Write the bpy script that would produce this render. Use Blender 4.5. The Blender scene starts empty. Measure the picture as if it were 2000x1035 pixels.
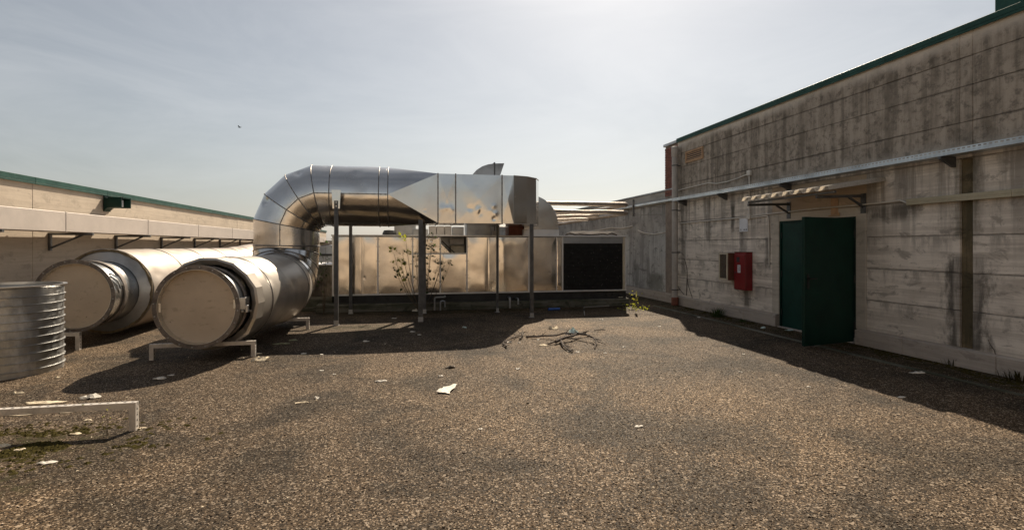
import bpy, bmesh, math, random
from mathutils import Vector, Matrix, noise as mnoise
import numpy as np
random.seed(7)
R = math.radians
SC = bpy.context.scene
COL = SC.collection

# ------------------------------------------------------------------ camera, sky, sun, exposure
TH = math.atan(0.203)
CT, ST = math.cos(TH), math.sin(TH)
EYE = 1.6
cd = bpy.data.cameras.new('camera'); cam = bpy.data.objects.new('camera', cd); COL.objects.link(cam)
cam.location = (0, 0, EYE); cam.rotation_euler = (R(90), 0, -TH)
cd.sensor_width = 36; cd.sensor_fit = 'HORIZONTAL'; cd.lens = 18.0; cd.shift_y = -37.5 / 2000
cd.clip_start = 0.05; cd.clip_end = 2000
SC.camera = cam

SUN = Vector((0.45, 1.03, 1.0)).normalized()
W = bpy.data.worlds.new('World'); SC.world = W; W.use_nodes = True
wn, wl = W.node_tree.nodes, W.node_tree.links
sky = wn.new('ShaderNodeTexSky'); sky.sky_type = 'NISHITA'; sky.sun_disc = False
sky.sun_elevation = math.asin(SUN.z); sky.sun_rotation = math.atan2(SUN.x, SUN.y)
sky.altitude = 50; sky.air_density = 1.3; sky.dust_density = 1.3; sky.ozone_density = 1.2
hs = wn.new('ShaderNodeHueSaturation'); hs.inputs['Saturation'].default_value = 0.42
wl.new(sky.outputs[0], hs.inputs['Color'])
wtc = wn.new('ShaderNodeTexCoord'); wmp = wn.new('ShaderNodeMapping'); wmp.inputs['Scale'].default_value = (1.6, 2.6, 6.0); wmp.inputs['Rotation'].default_value = (0.2, 0.5, 0.4)
wnz = wn.new('ShaderNodeTexNoise'); wnz.inputs['Scale'].default_value = 1.3; wnz.inputs['Detail'].default_value = 7; wnz.inputs['Roughness'].default_value = 0.62; wnz.inputs['Distortion'].default_value = 0.6
wrm = wn.new('ShaderNodeMapRange'); wrm.inputs[1].default_value = 0.42; wrm.inputs[2].default_value = 0.78; wrm.inputs[3].default_value = 0.0; wrm.inputs[4].default_value = 0.15
wmx = wn.new('ShaderNodeMix'); wmx.data_type = 'RGBA'; wmx.inputs[7].default_value = (16.5, 16.2, 15.8, 1)   # thin high cirrus
wl.new(wtc.outputs['Generated'], wmp.inputs[0]); wl.new(wmp.outputs[0], wnz.inputs['Vector']); wl.new(wnz.outputs[0], wrm.inputs[0]); wl.new(wrm.outputs[0], wmx.inputs[0]); wl.new(hs.outputs[0], wmx.inputs[6])
wl.new(wmx.outputs[2], wn['Background'].inputs['Color'])
wn['Background'].inputs['Strength'].default_value = 0.05
sd = bpy.data.lights.new('sun', 'SUN'); sd.energy = 5.0; sd.angle = R(0.5); sd.color = (1.0, 0.86, 0.68)
so = bpy.data.objects.new('sun', sd); COL.objects.link(so)
so.rotation_euler = (-SUN).to_track_quat('-Z', 'Y').to_euler(); so.location = (10, 25, 25)
SC.view_settings.view_transform = 'Standard'; SC.view_settings.look = 'None'
SC.view_settings.exposure = 0.62; SC.view_settings.gamma = 1.0
SC.view_settings.use_curve_mapping = False
SC.render.engine = 'CYCLES'

# ------------------------------------------------------------------ where a sight line of the photo meets a real plane
def ray(px, py):
    xc = (px - 1000) / 1000; yc = (480 - py) / 1000
    return Vector((xc * CT + ST, -xc * ST + CT, yc))
def on_z(px, py, z=0.0):
    d = ray(px, py); t = (z - EYE) / d.z; return Vector((d.x * t, d.y * t, z))
def on_y(px, py, y):
    d = ray(px, py); t = y / d.y; return Vector((d.x * t, y, EYE + d.z * t))
def on_x(px, py, x):
    d = ray(px, py); t = x / d.x; return Vector((x, d.y * t, EYE + d.z * t))

# ------------------------------------------------------------------ node helper
class NT:
    def __init__(s, name):
        s.m = bpy.data.materials.new(name); s.m.use_nodes = True
        s.n = s.m.node_tree.nodes; s.l = s.m.node_tree.links
        s.b = s.n['Principled BSDF']
        s.geo = s.n.new('ShaderNodeNewGeometry')
        s.tc = s.n.new('ShaderNodeTexCoord')
        s.pos = s.geo.outputs['Position']; s.obj = s.tc.outputs['Object']
    def put(s, inp, v):
        if hasattr(v, 'is_linked') or hasattr(v, 'links'): s.l.new(v, inp)
        elif isinstance(v, (tuple, list)) and len(v) == 3 and inp.type == 'RGBA': inp.default_value = (*v, 1)
        else: inp.default_value = v
    def map(s, v, scale=(1, 1, 1), loc=(0, 0, 0)):
        n = s.n.new('ShaderNodeMapping'); s.l.new(v, n.inputs[0]); n.inputs['Scale'].default_value = scale
        s.put(n.inputs['Location'], loc); return n.outputs[0]
    def noise(s, v, scale=1, detail=4, rough=0.55, dist=0.0):
        n = s.n.new('ShaderNodeTexNoise'); s.l.new(v, n.inputs['Vector']); n.inputs['Scale'].default_value = scale
        n.inputs['Detail'].default_value = detail; n.inputs['Roughness'].default_value = rough
        n.inputs['Distortion'].default_value = dist; return n.outputs[0]
    def voro(s, v, scale, feature='F1', out='Distance'):
        n = s.n.new('ShaderNodeTexVoronoi'); s.l.new(v, n.inputs['Vector']); n.inputs['Scale'].default_value = scale
        n.feature = feature; return n.outputs[out]
    def ramp(s, v, a, b, lo=0.0, hi=1.0):
        n = s.n.new('ShaderNodeMapRange'); n.interpolation_type = 'SMOOTHSTEP'; s.l.new(v, n.inputs[0])
        for i, k in enumerate((a, b, lo, hi)): n.inputs[i + 1].default_value = k
        return n.outputs[0]
    def math(s, op, a, b=0.0):
        n = s.n.new('ShaderNodeMath'); n.operation = op; n.use_clamp = False
        s.put(n.inputs[0], a); s.put(n.inputs[1], b); return n.outputs[0]
    def mix(s, f, a, b, mode='MIX'):
        n = s.n.new('ShaderNodeMix'); n.data_type = 'RGBA'; n.blend_type = mode
        s.put(n.inputs[0], f); s.put(n.inputs[6], a); s.put(n.inputs[7], b); return n.outputs[2]
    def xyz(s, v):
        n = s.n.new('ShaderNodeSeparateXYZ'); s.l.new(v, n.inputs[0]); return n.outputs
    def bump(s, h, strength=0.3, dist=0.01, chain=None):
        n = s.n.new('ShaderNodeBump'); s.l.new(h, n.inputs['Height']); n.inputs['Strength'].default_value = strength
        n.inputs['Distance'].default_value = dist
        if chain is not None: s.l.new(chain, n.inputs['Normal'])
        return n.outputs[0]
    def rnd(s):
        n = s.n.new('ShaderNodeObjectInfo'); return n.outputs['Random']
    def set(s, col=None, rough=None, metal=None, normal=None, **kw):
        if col is not None: s.put(s.b.inputs['Base Color'], col)
        if rough is not None: s.put(s.b.inputs['Roughness'], rough)
        if metal is not None: s.put(s.b.inputs['Metallic'], metal)
        if normal is not None: s.l.new(normal, s.b.inputs['Normal'])
        for k, v in kw.items(): s.put(s.b.inputs[k], v)
        return s.m

M = {}
def simple(name, col, rough=0.6, metal=0.0, var=0.25, scale=6, bump=0.1, bd=0.004):
    t = NT(name)
    off = t.math('MULTIPLY', t.rnd(), 37.0)
    p = t.map(t.obj, loc=(0, 0, 0)); n = t.noise(p, scale, 6)
    n2 = t.noise(p, scale * 9, 3)
    f = t.math('ADD', t.math('MULTIPLY', n, 0.7), t.math('MULTIPLY', n2, 0.3))
    c = t.mix(t.ramp(f, 0.3, 0.7), tuple(k * (1 - var) for k in col), tuple(min(1, k * (1 + var * 0.6)) for k in col))
    M[name] = t.set(c, t.ramp(n2, 0.3, 0.7, rough - 0.08, rough + 0.08), metal, t.bump(n2, bump, bd))
    return M[name]

def metal(name, col=(0.70, 0.69, 0.67), r0=0.2, r1=0.34, wav=0.25, wscale=1.6, wd=0.05, dull=0.25, dents=0.0):
    t = NT(name)
    comb = t.n.new('ShaderNodeCombineXYZ'); rr = t.rnd()
    for i, k in enumerate((31.0, 17.0, 53.0)): t.put(comb.inputs[i], t.math('MULTIPLY', rr, k))
    p = t.map(t.obj, loc=comb.outputs[0])
    w = t.noise(p, wscale, 1.5, 0.4)
    gr = t.noise(p, 2.2, 4, 0.5); fine = t.noise(p, 60, 3)
    b = t.bump(w, wav, wd)
    if dents:
        d = t.ramp(t.voro(p, 2.6), 0.0, 0.16, 0.0, 1.0); b = t.bump(d, dents, 0.012, b)
    b = t.bump(fine, 0.03, 0.002, b)
    c = t.mix(t.ramp(gr, 0.42, 0.72), col, tuple(k * (1 - dull) for k in col))
    M[name] = t.set(c, t.ramp(gr, 0.3, 0.75, r0, r1), 1.0, b)
    return M[name]

# gravelled bitumen deck
def make_ground():
    t = NT('gravelled_bitumen')
    v = t.pos
    st = t.voro(v, 108, out='Color'); sx = t.xyz(st)
    st2 = t.xyz(t.voro(v, 47, out='Color'))
    patch = t.noise(v, 0.75, 7, 0.66, 0.6); mid = t.noise(v, 3.5, 6, 0.65); big = t.noise(t.map(v, (1, 1, 1), (13, 5, 0)), 0.22, 4)
    fine = t.noise(v, 130, 3, 0.7)
    c = t.mix(t.ramp(sx[0], 0.0, 1.0), (0.010, 0.0072, 0.0048), (0.112, 0.078, 0.048))
    c = t.mix(t.ramp(fine, 0.40, 0.70, 0, 0.25), c, (0.030, 0.021, 0.014))
    c = t.mix(t.ramp(sx[1], 0.84, 0.92), c, (0.30, 0.232, 0.165))
    c = t.mix(t.ramp(st2[1], 0.96, 0.99, 0, 0.8), c, (0.30, 0.24, 0.18))
    c = t.mix(t.ramp(st2[0], 0.90, 0.99, 0, 0.35), c, (0.014, 0.012, 0.010))
    c = t.mix(t.ramp(patch, 0.44, 0.62), c, (0.50, 0.53, 0.56), 'MULTIPLY')
    c = t.mix(t.ramp(mid, 0.45, 0.75, 0, 0.45), c, (0.70, 0.66, 0.60), 'MULTIPLY')
    c = t.mix(t.ramp(big, 0.42, 0.66, 0, 0.9), c, (1.55, 1.48, 1.36), 'MULTIPLY')
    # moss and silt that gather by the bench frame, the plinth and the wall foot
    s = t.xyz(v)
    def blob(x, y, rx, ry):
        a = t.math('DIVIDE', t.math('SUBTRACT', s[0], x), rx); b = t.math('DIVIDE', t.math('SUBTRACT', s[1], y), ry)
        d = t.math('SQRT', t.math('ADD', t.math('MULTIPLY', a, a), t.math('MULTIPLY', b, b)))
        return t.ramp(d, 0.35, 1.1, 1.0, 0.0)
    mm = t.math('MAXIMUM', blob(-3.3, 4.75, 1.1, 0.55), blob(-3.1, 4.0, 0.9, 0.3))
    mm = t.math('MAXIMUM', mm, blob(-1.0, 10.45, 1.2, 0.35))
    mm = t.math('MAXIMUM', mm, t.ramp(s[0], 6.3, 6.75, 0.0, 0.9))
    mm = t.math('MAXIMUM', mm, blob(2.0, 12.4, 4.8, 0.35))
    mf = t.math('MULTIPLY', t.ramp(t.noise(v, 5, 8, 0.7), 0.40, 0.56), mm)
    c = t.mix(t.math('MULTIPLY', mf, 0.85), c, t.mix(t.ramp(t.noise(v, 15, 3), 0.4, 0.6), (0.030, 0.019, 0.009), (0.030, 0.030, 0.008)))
    h = t.math('ADD', t.math('MULTIPLY', fine, 0.8), t.math('MULTIPLY', t.noise(v, 45, 3), 0.5))
    b = t.bump(h, 0.14, 0.004)
    M['ground'] = t.set(c, t.ramp(sx[2], 0, 1, 0.7, 0.95), 0.0, b); t.b.inputs['Specular IOR Level'].default_value = 0.12
make_ground()

def make_concrete(name, light, dark, upper=None, streak_z=None, stains=(), vertical=False, var=1.0, joints=()):
    t = NT(name); v = t.pos; s = t.xyz(v)
    board = t.noise(t.map(v, (0.6, 0.5, 13)), 1.0, 5, 0.6, 0.3)
    streak = t.noise(t.map(v, (5, 5, 0.30)), 1.0, 6, 0.65, 0.2)
    blot = t.noise(v, 1.1, 8, 0.68, 0.3); spot = t.noise(v, 9, 7, 0.7)
    mott = t.noise(t.map(v, (1.2, 1.2, 2.6)), 2.1, 7, 0.72, 0.5)
    c0_ = None
    pit = t.ramp(t.voro(v, 26), 0.05, 0.16, 1.0, 0.0)
    pitm = t.math('MULTIPLY', pit, t.ramp(t.noise(v, 4, 3), 0.5, 0.62))
    board2 = t.noise(t.map(v, (1.6, 1.3, 34)), 1.0, 4, 0.6, 0.2)
    f = t.math('ADD', t.math('MULTIPLY', streak if vertical else t.math('ADD', t.math('MULTIPLY', board, 0.6), t.math('MULTIPLY', board2, 0.4)), 0.6), t.math('MULTIPLY', blot, 0.4))
    k_ = 0.08 * min(1.0, var)
    c = t.mix(t.ramp(f, 0.34 + k_, 0.66 - k_), dark, light)
    c = t.mix(t.ramp(mott, 0.535, 0.63, 0, 0.72 * var), c, tuple(k * 0.50 for k in dark))
    c = t.mix(t.ramp(spot, 0.55, 0.8, 0, 0.55 * var), c, tuple(k * 0.55 for k in dark))
    for zj in joints:
        dj = t.math('ABSOLUTE', t.math('SUBTRACT', s[2], zj)); dj = t.math('ADD', dj, t.math('MULTIPLY', t.math('SUBTRACT', mott, 0.5), 0.10))
        c = t.mix(t.ramp(dj, 0.0, 0.022, 0.6, 0.0), c, tuple(k * 0.30 for k in dark))
        dz = t.math('SUBTRACT', zj, s[2])
        dr_ = t.math('MULTIPLY', t.math('MULTIPLY', t.ramp(dz, 0.0, 0.02), t.ramp(dz, 0.03, 0.30, 1.0, 0.0)), t.ramp(t.noise(t.map(v, (2.2, 2.2, 0.6)), 1.6, 7, 0.7), 0.48, 0.62))
        c = t.mix(t.math('MULTIPLY', dr_, 0.6), c, tuple(k * 0.34 for k in dark))
    if streak_z:
        m = t.ramp(s[2], streak_z[0], streak_z[1])
        g = t.math('MULTIPLY', m, t.ramp(streak, 0.44, 0.60))
        c = t.mix(t.math('MULTIPLY', g, 0.85), c, tuple(k * 0.42 for k in dark))
    if upper:
        m = t.ramp(t.math('ADD', s[2], t.math('MULTIPLY', t.math('SUBTRACT', blot, 0.5), 0.5)), upper[0], upper[1])
        g = t.math('ADD', t.math('MULTIPLY', streak, 0.6), t.math('MULTIPLY', t.noise(v, 2.4, 9, 0.75), 0.4))
        uc = t.mix(t.ramp(g, 0.41, 0.58), upper[3], upper[2])
        uc = t.mix(t.ramp(spot, 0.48, 0.66, 0, 0.7), uc, tuple(k * 0.5 for k in upper[3]))
        uc = t.mix(t.ramp(t.math('ADD', s[2], t.math('MULTIPLY', t.math('SUBTRACT', blot, 0.5), 0.3)), 4.18, 4.40, 0, 0.75), uc, light)
        for zj in (3.23, 3.70, 4.08):
            dj = t.math('ABSOLUTE', t.math('SUBTRACT', s[2], zj)); dj = t.math('ADD', dj, t.math('MULTIPLY', t.math('SUBTRACT', mott, 0.5), 0.12))
            uc = t.mix(t.ramp(dj, 0.0, 0.02, 0.5, 0.0), uc, tuple(k * 0.3 for k in upper[3]))
        c = t.mix(m, c, uc)
    edge = t.noise(t.map(v, (3, 3, 1.2)), 2.2, 6, 0.7)
    for (y0, w, z0, z1, k, colr) in stains:
        d = t.math('ABSOLUTE', t.math('SUBTRACT', s[1], y0))
        d = t.math('ADD', d, t.math('MULTIPLY', t.math('SUBTRACT', edge, 0.5), w * 2.2))
        a = t.math('MULTIPLY', t.ramp(d, w * 0.35, w, 1, 0), t.math('MULTIPLY', t.ramp(s[2], z0 - 0.05, z0 + 0.1), t.ramp(s[2], z1 - 0.05, z1 + 0.08, 1, 0)))
        a = t.math('MULTIPLY', a, t.ramp(streak, 0.30, 0.55, 0.35, 1))
        c = t.mix(t.math('MULTIPLY', a, k), c, colr)
    c = t.mix(t.math('MULTIPLY', pitm, 0.7), c, tuple(k * 0.25 for k in dark))
    rr = t.rnd(); c = t.mix(t.ramp(rr, 0, 1, 0.0, 0.12 * var), c, tuple(k * 0.6 for k in dark))
    h = t.math('ADD', t.math('MULTIPLY', streak if vertical else board, 0.5), t.math('MULTIPLY', spot, 0.5))
    h = t.math('SUBTRACT', h, t.math('MULTIPLY', pitm, 0.6))
    M[name] = t.set(c, 0.9, 0.0, t.bump(h, 0.55, 0.012))
ST1 = (0.055, 0.048, 0.038)
make_concrete('wall_concrete', (0.86, 0.78, 0.68), (0.58, 0.515, 0.44), upper=(2.72, 3.05, (0.44, 0.375, 0.305), (0.20, 0.168, 0.13)),
    streak_z=(1.0, 2.75), joints=(0.74, 1.24, 1.74, 2.24, 2.75),
    stains=[(9.98, 0.17, 1.35, 1.95, 0.85, ST1), (9.86, 0.13, 0.25, 0.68, 0.75, ST1), (5.41, 0.34, 0.2, 1.45, 0.9, (0.045, 0.04, 0.033)),
            (5.41, 0.22, 1.7, 2.75, 0.7, (0.06, 0.055, 0.03)), (10.35, 0.10, 1.95, 2.5, 0.8, ST1), (9.20, 0.12, 1.1, 1.75, 0.8, ST1),
            (6.45, 0.50, 1.97, 2.20, 0.75, ST1), (12.45, 0.16, 0.8, 2.7, 0.55, ST1), (11.3, 0.13, 1.7, 2.7, 0.6, ST1), (4.5, 0.12, 1.7, 2.7, 0.5, ST1)])
make_concrete('plinth_concrete', (0.50, 0.44, 0.38), (0.37, 0.32, 0.275), var=0.6)
make_concrete('plaster', (0.60, 0.54, 0.455), (0.46, 0.41, 0.34), var=0.5)
make_concrete('tan_plaster', (0.54, 0.42, 0.30), (0.42, 0.33, 0.24), var=0.5)
make_concrete('low_wall_concrete', (0.58, 0.57, 0.54), (0.30, 0.29, 0.275), vertical=True, streak_z=(1.3, 2.9),
    stains=[(14.2, 0.7, 0.25, 0.75, 0.6, (0.06, 0.06, 0.035)), (15.4, 0.3, 0.25, 1.0, 0.6, (0.06, 0.06, 0.045))])
make_concrete('parapet_concrete', (0.40, 0.39, 0.36), (0.30, 0.28, 0.25), var=0.5)
make_concrete('left_concrete', (0.54, 0.455, 0.355), (0.43, 0.36, 0.28), var=0.5)
make_concrete('back_concrete', (0.47, 0.39, 0.30), (0.39, 0.32, 0.245), var=0.3)
make_concrete('mossy_concrete', (0.15, 0.14, 0.11), (0.05, 0.052, 0.03), var=1.0)
make_concrete('moss_channel', (0.30, 0.225, 0.13), (0.085, 0.068, 0.036), vertical=True, streak_z=(-1, 0))

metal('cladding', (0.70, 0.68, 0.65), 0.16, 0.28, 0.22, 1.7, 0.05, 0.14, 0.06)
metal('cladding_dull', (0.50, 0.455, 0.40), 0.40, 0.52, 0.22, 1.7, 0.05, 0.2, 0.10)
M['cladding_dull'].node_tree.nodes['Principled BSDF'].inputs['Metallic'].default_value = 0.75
metal('cladding_matt', (0.38, 0.325, 0.27), 0.45, 0.6, 0.15, 1.7, 0.04, 0.15)
M['cladding_matt'].node_tree.nodes['Principled BSDF'].inputs['Metallic'].default_value = 0.5
metal('panel_metal', (0.76, 0.72, 0.67), 0.13, 0.24, 0.40, 1.3, 0.06, 0.10, 0.05)
metal('rect_metal', (0.66, 0.65, 0.635), 0.14, 0.24, 0.22, 1.1, 0.05, 0.1, 0.12)
metal('bright_zinc', (0.75, 0.75, 0.73), 0.22, 0.42, 0.25, 3.0, 0.03, 0.3)
metal('frame_alu', (0.78, 0.76, 0.73), 0.42, 0.55, 0.1, 2, 0.01, 0.2)
metal('zinc_drum', (0.30, 0.30, 0.29), 0.45, 0.65, 0.25, 3.0, 0.03, 0.5)
def spangle(k):
    m = M[k]; n, l = m.node_tree.nodes, m.node_tree.links; b = n['Principled BSDF']; tc = n.new('ShaderNodeTexCoord')
    vo = n.new('ShaderNodeTexVoronoi'); vo.inputs['Scale'].default_value = 22; nz = n.new('ShaderNodeTexNoise'); nz.inputs['Scale'].default_value = 3.5; nz.inputs['Detail'].default_value = 8; nz.inputs['Roughness'].default_value = 0.7
    mp = n.new('ShaderNodeMapping'); mp.inputs['Scale'].default_value = (1, 1, 0.5); l.new(tc.outputs['Object'], mp.inputs[0]); l.new(mp.outputs[0], nz.inputs['Vector']); l.new(tc.outputs['Object'], vo.inputs['Vector'])
    sx = n.new('ShaderNodeSeparateXYZ'); l.new(vo.outputs['Color'], sx.inputs[0])
    mr = n.new('ShaderNodeMapRange'); mr.inputs[3].default_value = 0.30; mr.inputs[4].default_value = 0.58; l.new(sx.outputs[0], mr.inputs[0]); l.new(mr.outputs[0], b.inputs['Roughness'])
    m2 = n.new('ShaderNodeMapRange'); m2.inputs[1].default_value = 0.50; m2.inputs[2].default_value = 0.66; l.new(nz.outputs[0], m2.inputs[0])
    mx = n.new('ShaderNodeMix'); mx.data_type = 'RGBA'; l.new(m2.outputs[0], mx.inputs[0]); mx.inputs[6].default_value = (0.36, 0.36, 0.35, 1); mx.inputs[7].default_value = (0.52, 0.51, 0.48, 1); l.new(mx.outputs[2], b.inputs['Base Color'])
    m3 = n.new('ShaderNodeMapRange'); m3.inputs[1].default_value = 0.5; m3.inputs[2].default_value = 0.66; m3.inputs[3].default_value = 1.0; m3.inputs[4].default_value = 0.3; l.new(nz.outputs[0], m3.inputs[0]); l.new(m3.outputs[0], b.inputs['Metallic'])
spangle('zinc_drum')
metal('grey_zinc', (0.42, 0.43, 0.44), 0.42, 0.6, 0.1, 2.5, 0.02, 0.35)
metal('tray_zinc', (0.60, 0.64, 0.66), 0.4, 0.55, 0.08, 2.5, 0.02, 0.25)
M['frame_alu'].node_tree.nodes['Principled BSDF'].inputs['Metallic'].default_value = 0.45
simple('flange_steel', (0.20, 0.17, 0.145), 0.55, 0.35, 0.5, 9)
simple('post_steel', (0.115, 0.115, 0.115), 0.5, 0.5, 0.35, 8)
simple('bench_steel', (0.60, 0.55, 0.49), 0.5, 0.25, 0.3, 8)
simple('dark_steel', (0.035, 0.034, 0.032), 0.6, 0.2, 0.4, 6)
simple('seam_dark', (0.26, 0.24, 0.22), 0.45, 0.8, 0.5, 12)
simple('black_fins', (0.026, 0.025, 0.023), 0.7, 0.1, 0.5, 12)
def board():
    t = NT('board_tan'); n = t.noise(t.pos, 2.0, 5); k = t.noise(t.map(t.pos, (3, 3, 7)), 2.4, 5, 0.6); sp = t.voro(t.pos, 7.5)
    c = t.mix(t.ramp(n, 0.3, 0.7), (0.52, 0.415, 0.30), (0.62, 0.50, 0.365))
    c = t.mix(t.math('MULTIPLY', t.ramp(sp, 0.03, 0.10, 1, 0), t.ramp(k, 0.46, 0.56)), c, (0.20, 0.15, 0.10))
    c = t.mix(t.ramp(k, 0.56, 0.70, 0, 0.5), c, (0.34, 0.26, 0.18))
    M['board_tan'] = t.set(c, 0.8, 0, t.bump(n, 0.1, 0.01))
board()
simple('insulation', (0.20, 0.15, 0.085), 0.95, 0, 0.5, 20, 0.6, 0.02)
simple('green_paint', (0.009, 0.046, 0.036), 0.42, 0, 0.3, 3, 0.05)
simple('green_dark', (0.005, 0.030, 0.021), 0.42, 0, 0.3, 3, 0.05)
for _k in ('green_paint', 'green_dark'): M[_k].node_tree.nodes['Principled BSDF'].inputs['Specular IOR Level'].default_value = 0.2
simple('green_coping', (0.030, 0.085, 0.070), 0.5, 0.1, 0.3, 4)
M['green_coping'].node_tree.nodes['Principled BSDF'].inputs['Specular IOR Level'].default_value = 0.15; M['green_coping'].node_tree.nodes['Principled BSDF'].inputs['Metallic'].default_value = 0.0
simple('handle_black', (0.01, 0.01, 0.01), 0.4)
simple('red_paint', (0.21, 0.014, 0.016), 0.38, 0, 0.2, 3, 0.05)
simple('rust_red', (0.22, 0.075, 0.045), 0.7, 0, 0.4, 7)
simple('brick_red', (0.21, 0.082, 0.06), 0.9, 0, 0.4, 12, 0.4, 0.01)
simple('mortar', (0.27, 0.22, 0.18), 0.95)
simple('wood_frame', (0.48, 0.30, 0.17), 0.75, 0, 0.3, 7)
simple('pvc_grey', (0.42, 0.385, 0.345), 0.55, 0, 0.2, 5)
simple('conduit_grey', (0.66, 0.62, 0.55), 0.5, 0, 0.15, 9)
simple('trunking_cream', (0.43, 0.385, 0.27), 0.5, 0, 0.18, 4)
simple('white_plate', (0.72, 0.74, 0.78), 0.5, 0, 0.1, 5)
simple('print_dark', (0.03, 0.03, 0.035), 0.6)
simple('cream_frame', (0.55, 0.48, 0.36), 0.55, 0, 0.2, 5)
simple('yellow_inside', (0.36, 0.29, 0.03), 0.6, 0, 0.3, 6)
simple('brown_red', (0.155, 0.058, 0.035), 0.6, 0, 0.3, 6)
simple('duct_beige', (0.56, 0.485, 0.42), 0.5, 0.1, 0.1, 2)
simple('paper', (0.72, 0.67, 0.58), 0.85, 0, 0.45, 30, 0.6, 0.004)
simple('foam', (0.80, 0.68, 0.49), 0.95, 0, 0.35, 30, 0.8, 0.01)
simple('teal_plastic', (0.62, 0.76, 0.72), 0.4, 0, 0.2, 12)
simple('olive_rag', (0.33, 0.33, 0.20), 0.9, 0, 0.3, 20)
simple('bark', (0.075, 0.055, 0.042), 0.9, 0, 0.5, 20, 0.6, 0.01)
simple('stem', (0.10, 0.075, 0.045), 0.8, 0, 0.4, 20)
simple('stone', (0.16, 0.13, 0.10), 0.85, 0, 0.5, 15, 0.5, 0.01)
simple('blue_plastic', (0.05, 0.13, 0.42), 0.4)
simple('insul_alu', (0.36, 0.30, 0.245), 0.5, 0.4, 0.3, 7, 0.5, 0.01)
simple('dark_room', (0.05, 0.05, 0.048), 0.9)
simple('bird_dark', (0.03, 0.03, 0.035), 0.8)
def leafmat(name, a, b, tr=0.5):
    t = NT(name); n = t.noise(t.obj, 40, 2)
    c = t.mix(t.ramp(n, 0.35, 0.65), a, b)
    tb = t.n.new('ShaderNodeBsdfTranslucent'); t.put(tb.inputs[0], c)
    mx = t.n.new('ShaderNodeMixShader'); mx.inputs[0].default_value = tr
    t.set(c, 0.55); t.l.new(t.b.outputs[0], mx.inputs[1]); t.l.new(tb.outputs[0], mx.inputs[2])
    t.l.new(mx.outputs[0], t.n['Material Output'].inputs[0]); M[name] = t.m
leafmat('leaf_yellow', (0.48, 0.46, 0.05), (0.24, 0.28, 0.03))
leafmat('leaf_green', (0.05, 0.09, 0.02), (0.03, 0.05, 0.012))
leafmat('flower_yellow', (0.60, 0.50, 0.05), (0.40, 0.42, 0.05))
simple('moss', (0.046, 0.038, 0.011), 1.0, 0, 0.5, 30)
M['moss'].node_tree.nodes['Principled BSDF'].inputs['Specular IOR Level'].default_value = 0.05
leafmat('canopy_sheet', (0.78, 0.73, 0.66), (0.66, 0.62, 0.55), 0.6)
def glassmat():
    t = NT('cabinet_glass'); t.set((0.9, 0.9, 0.8), 0.08, 0.0); t.b.inputs['Transmission Weight'].default_value = 0.95
    t.b.inputs['IOR'].default_value = 1.05; M['glass'] = t.m
glassmat()

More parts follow.
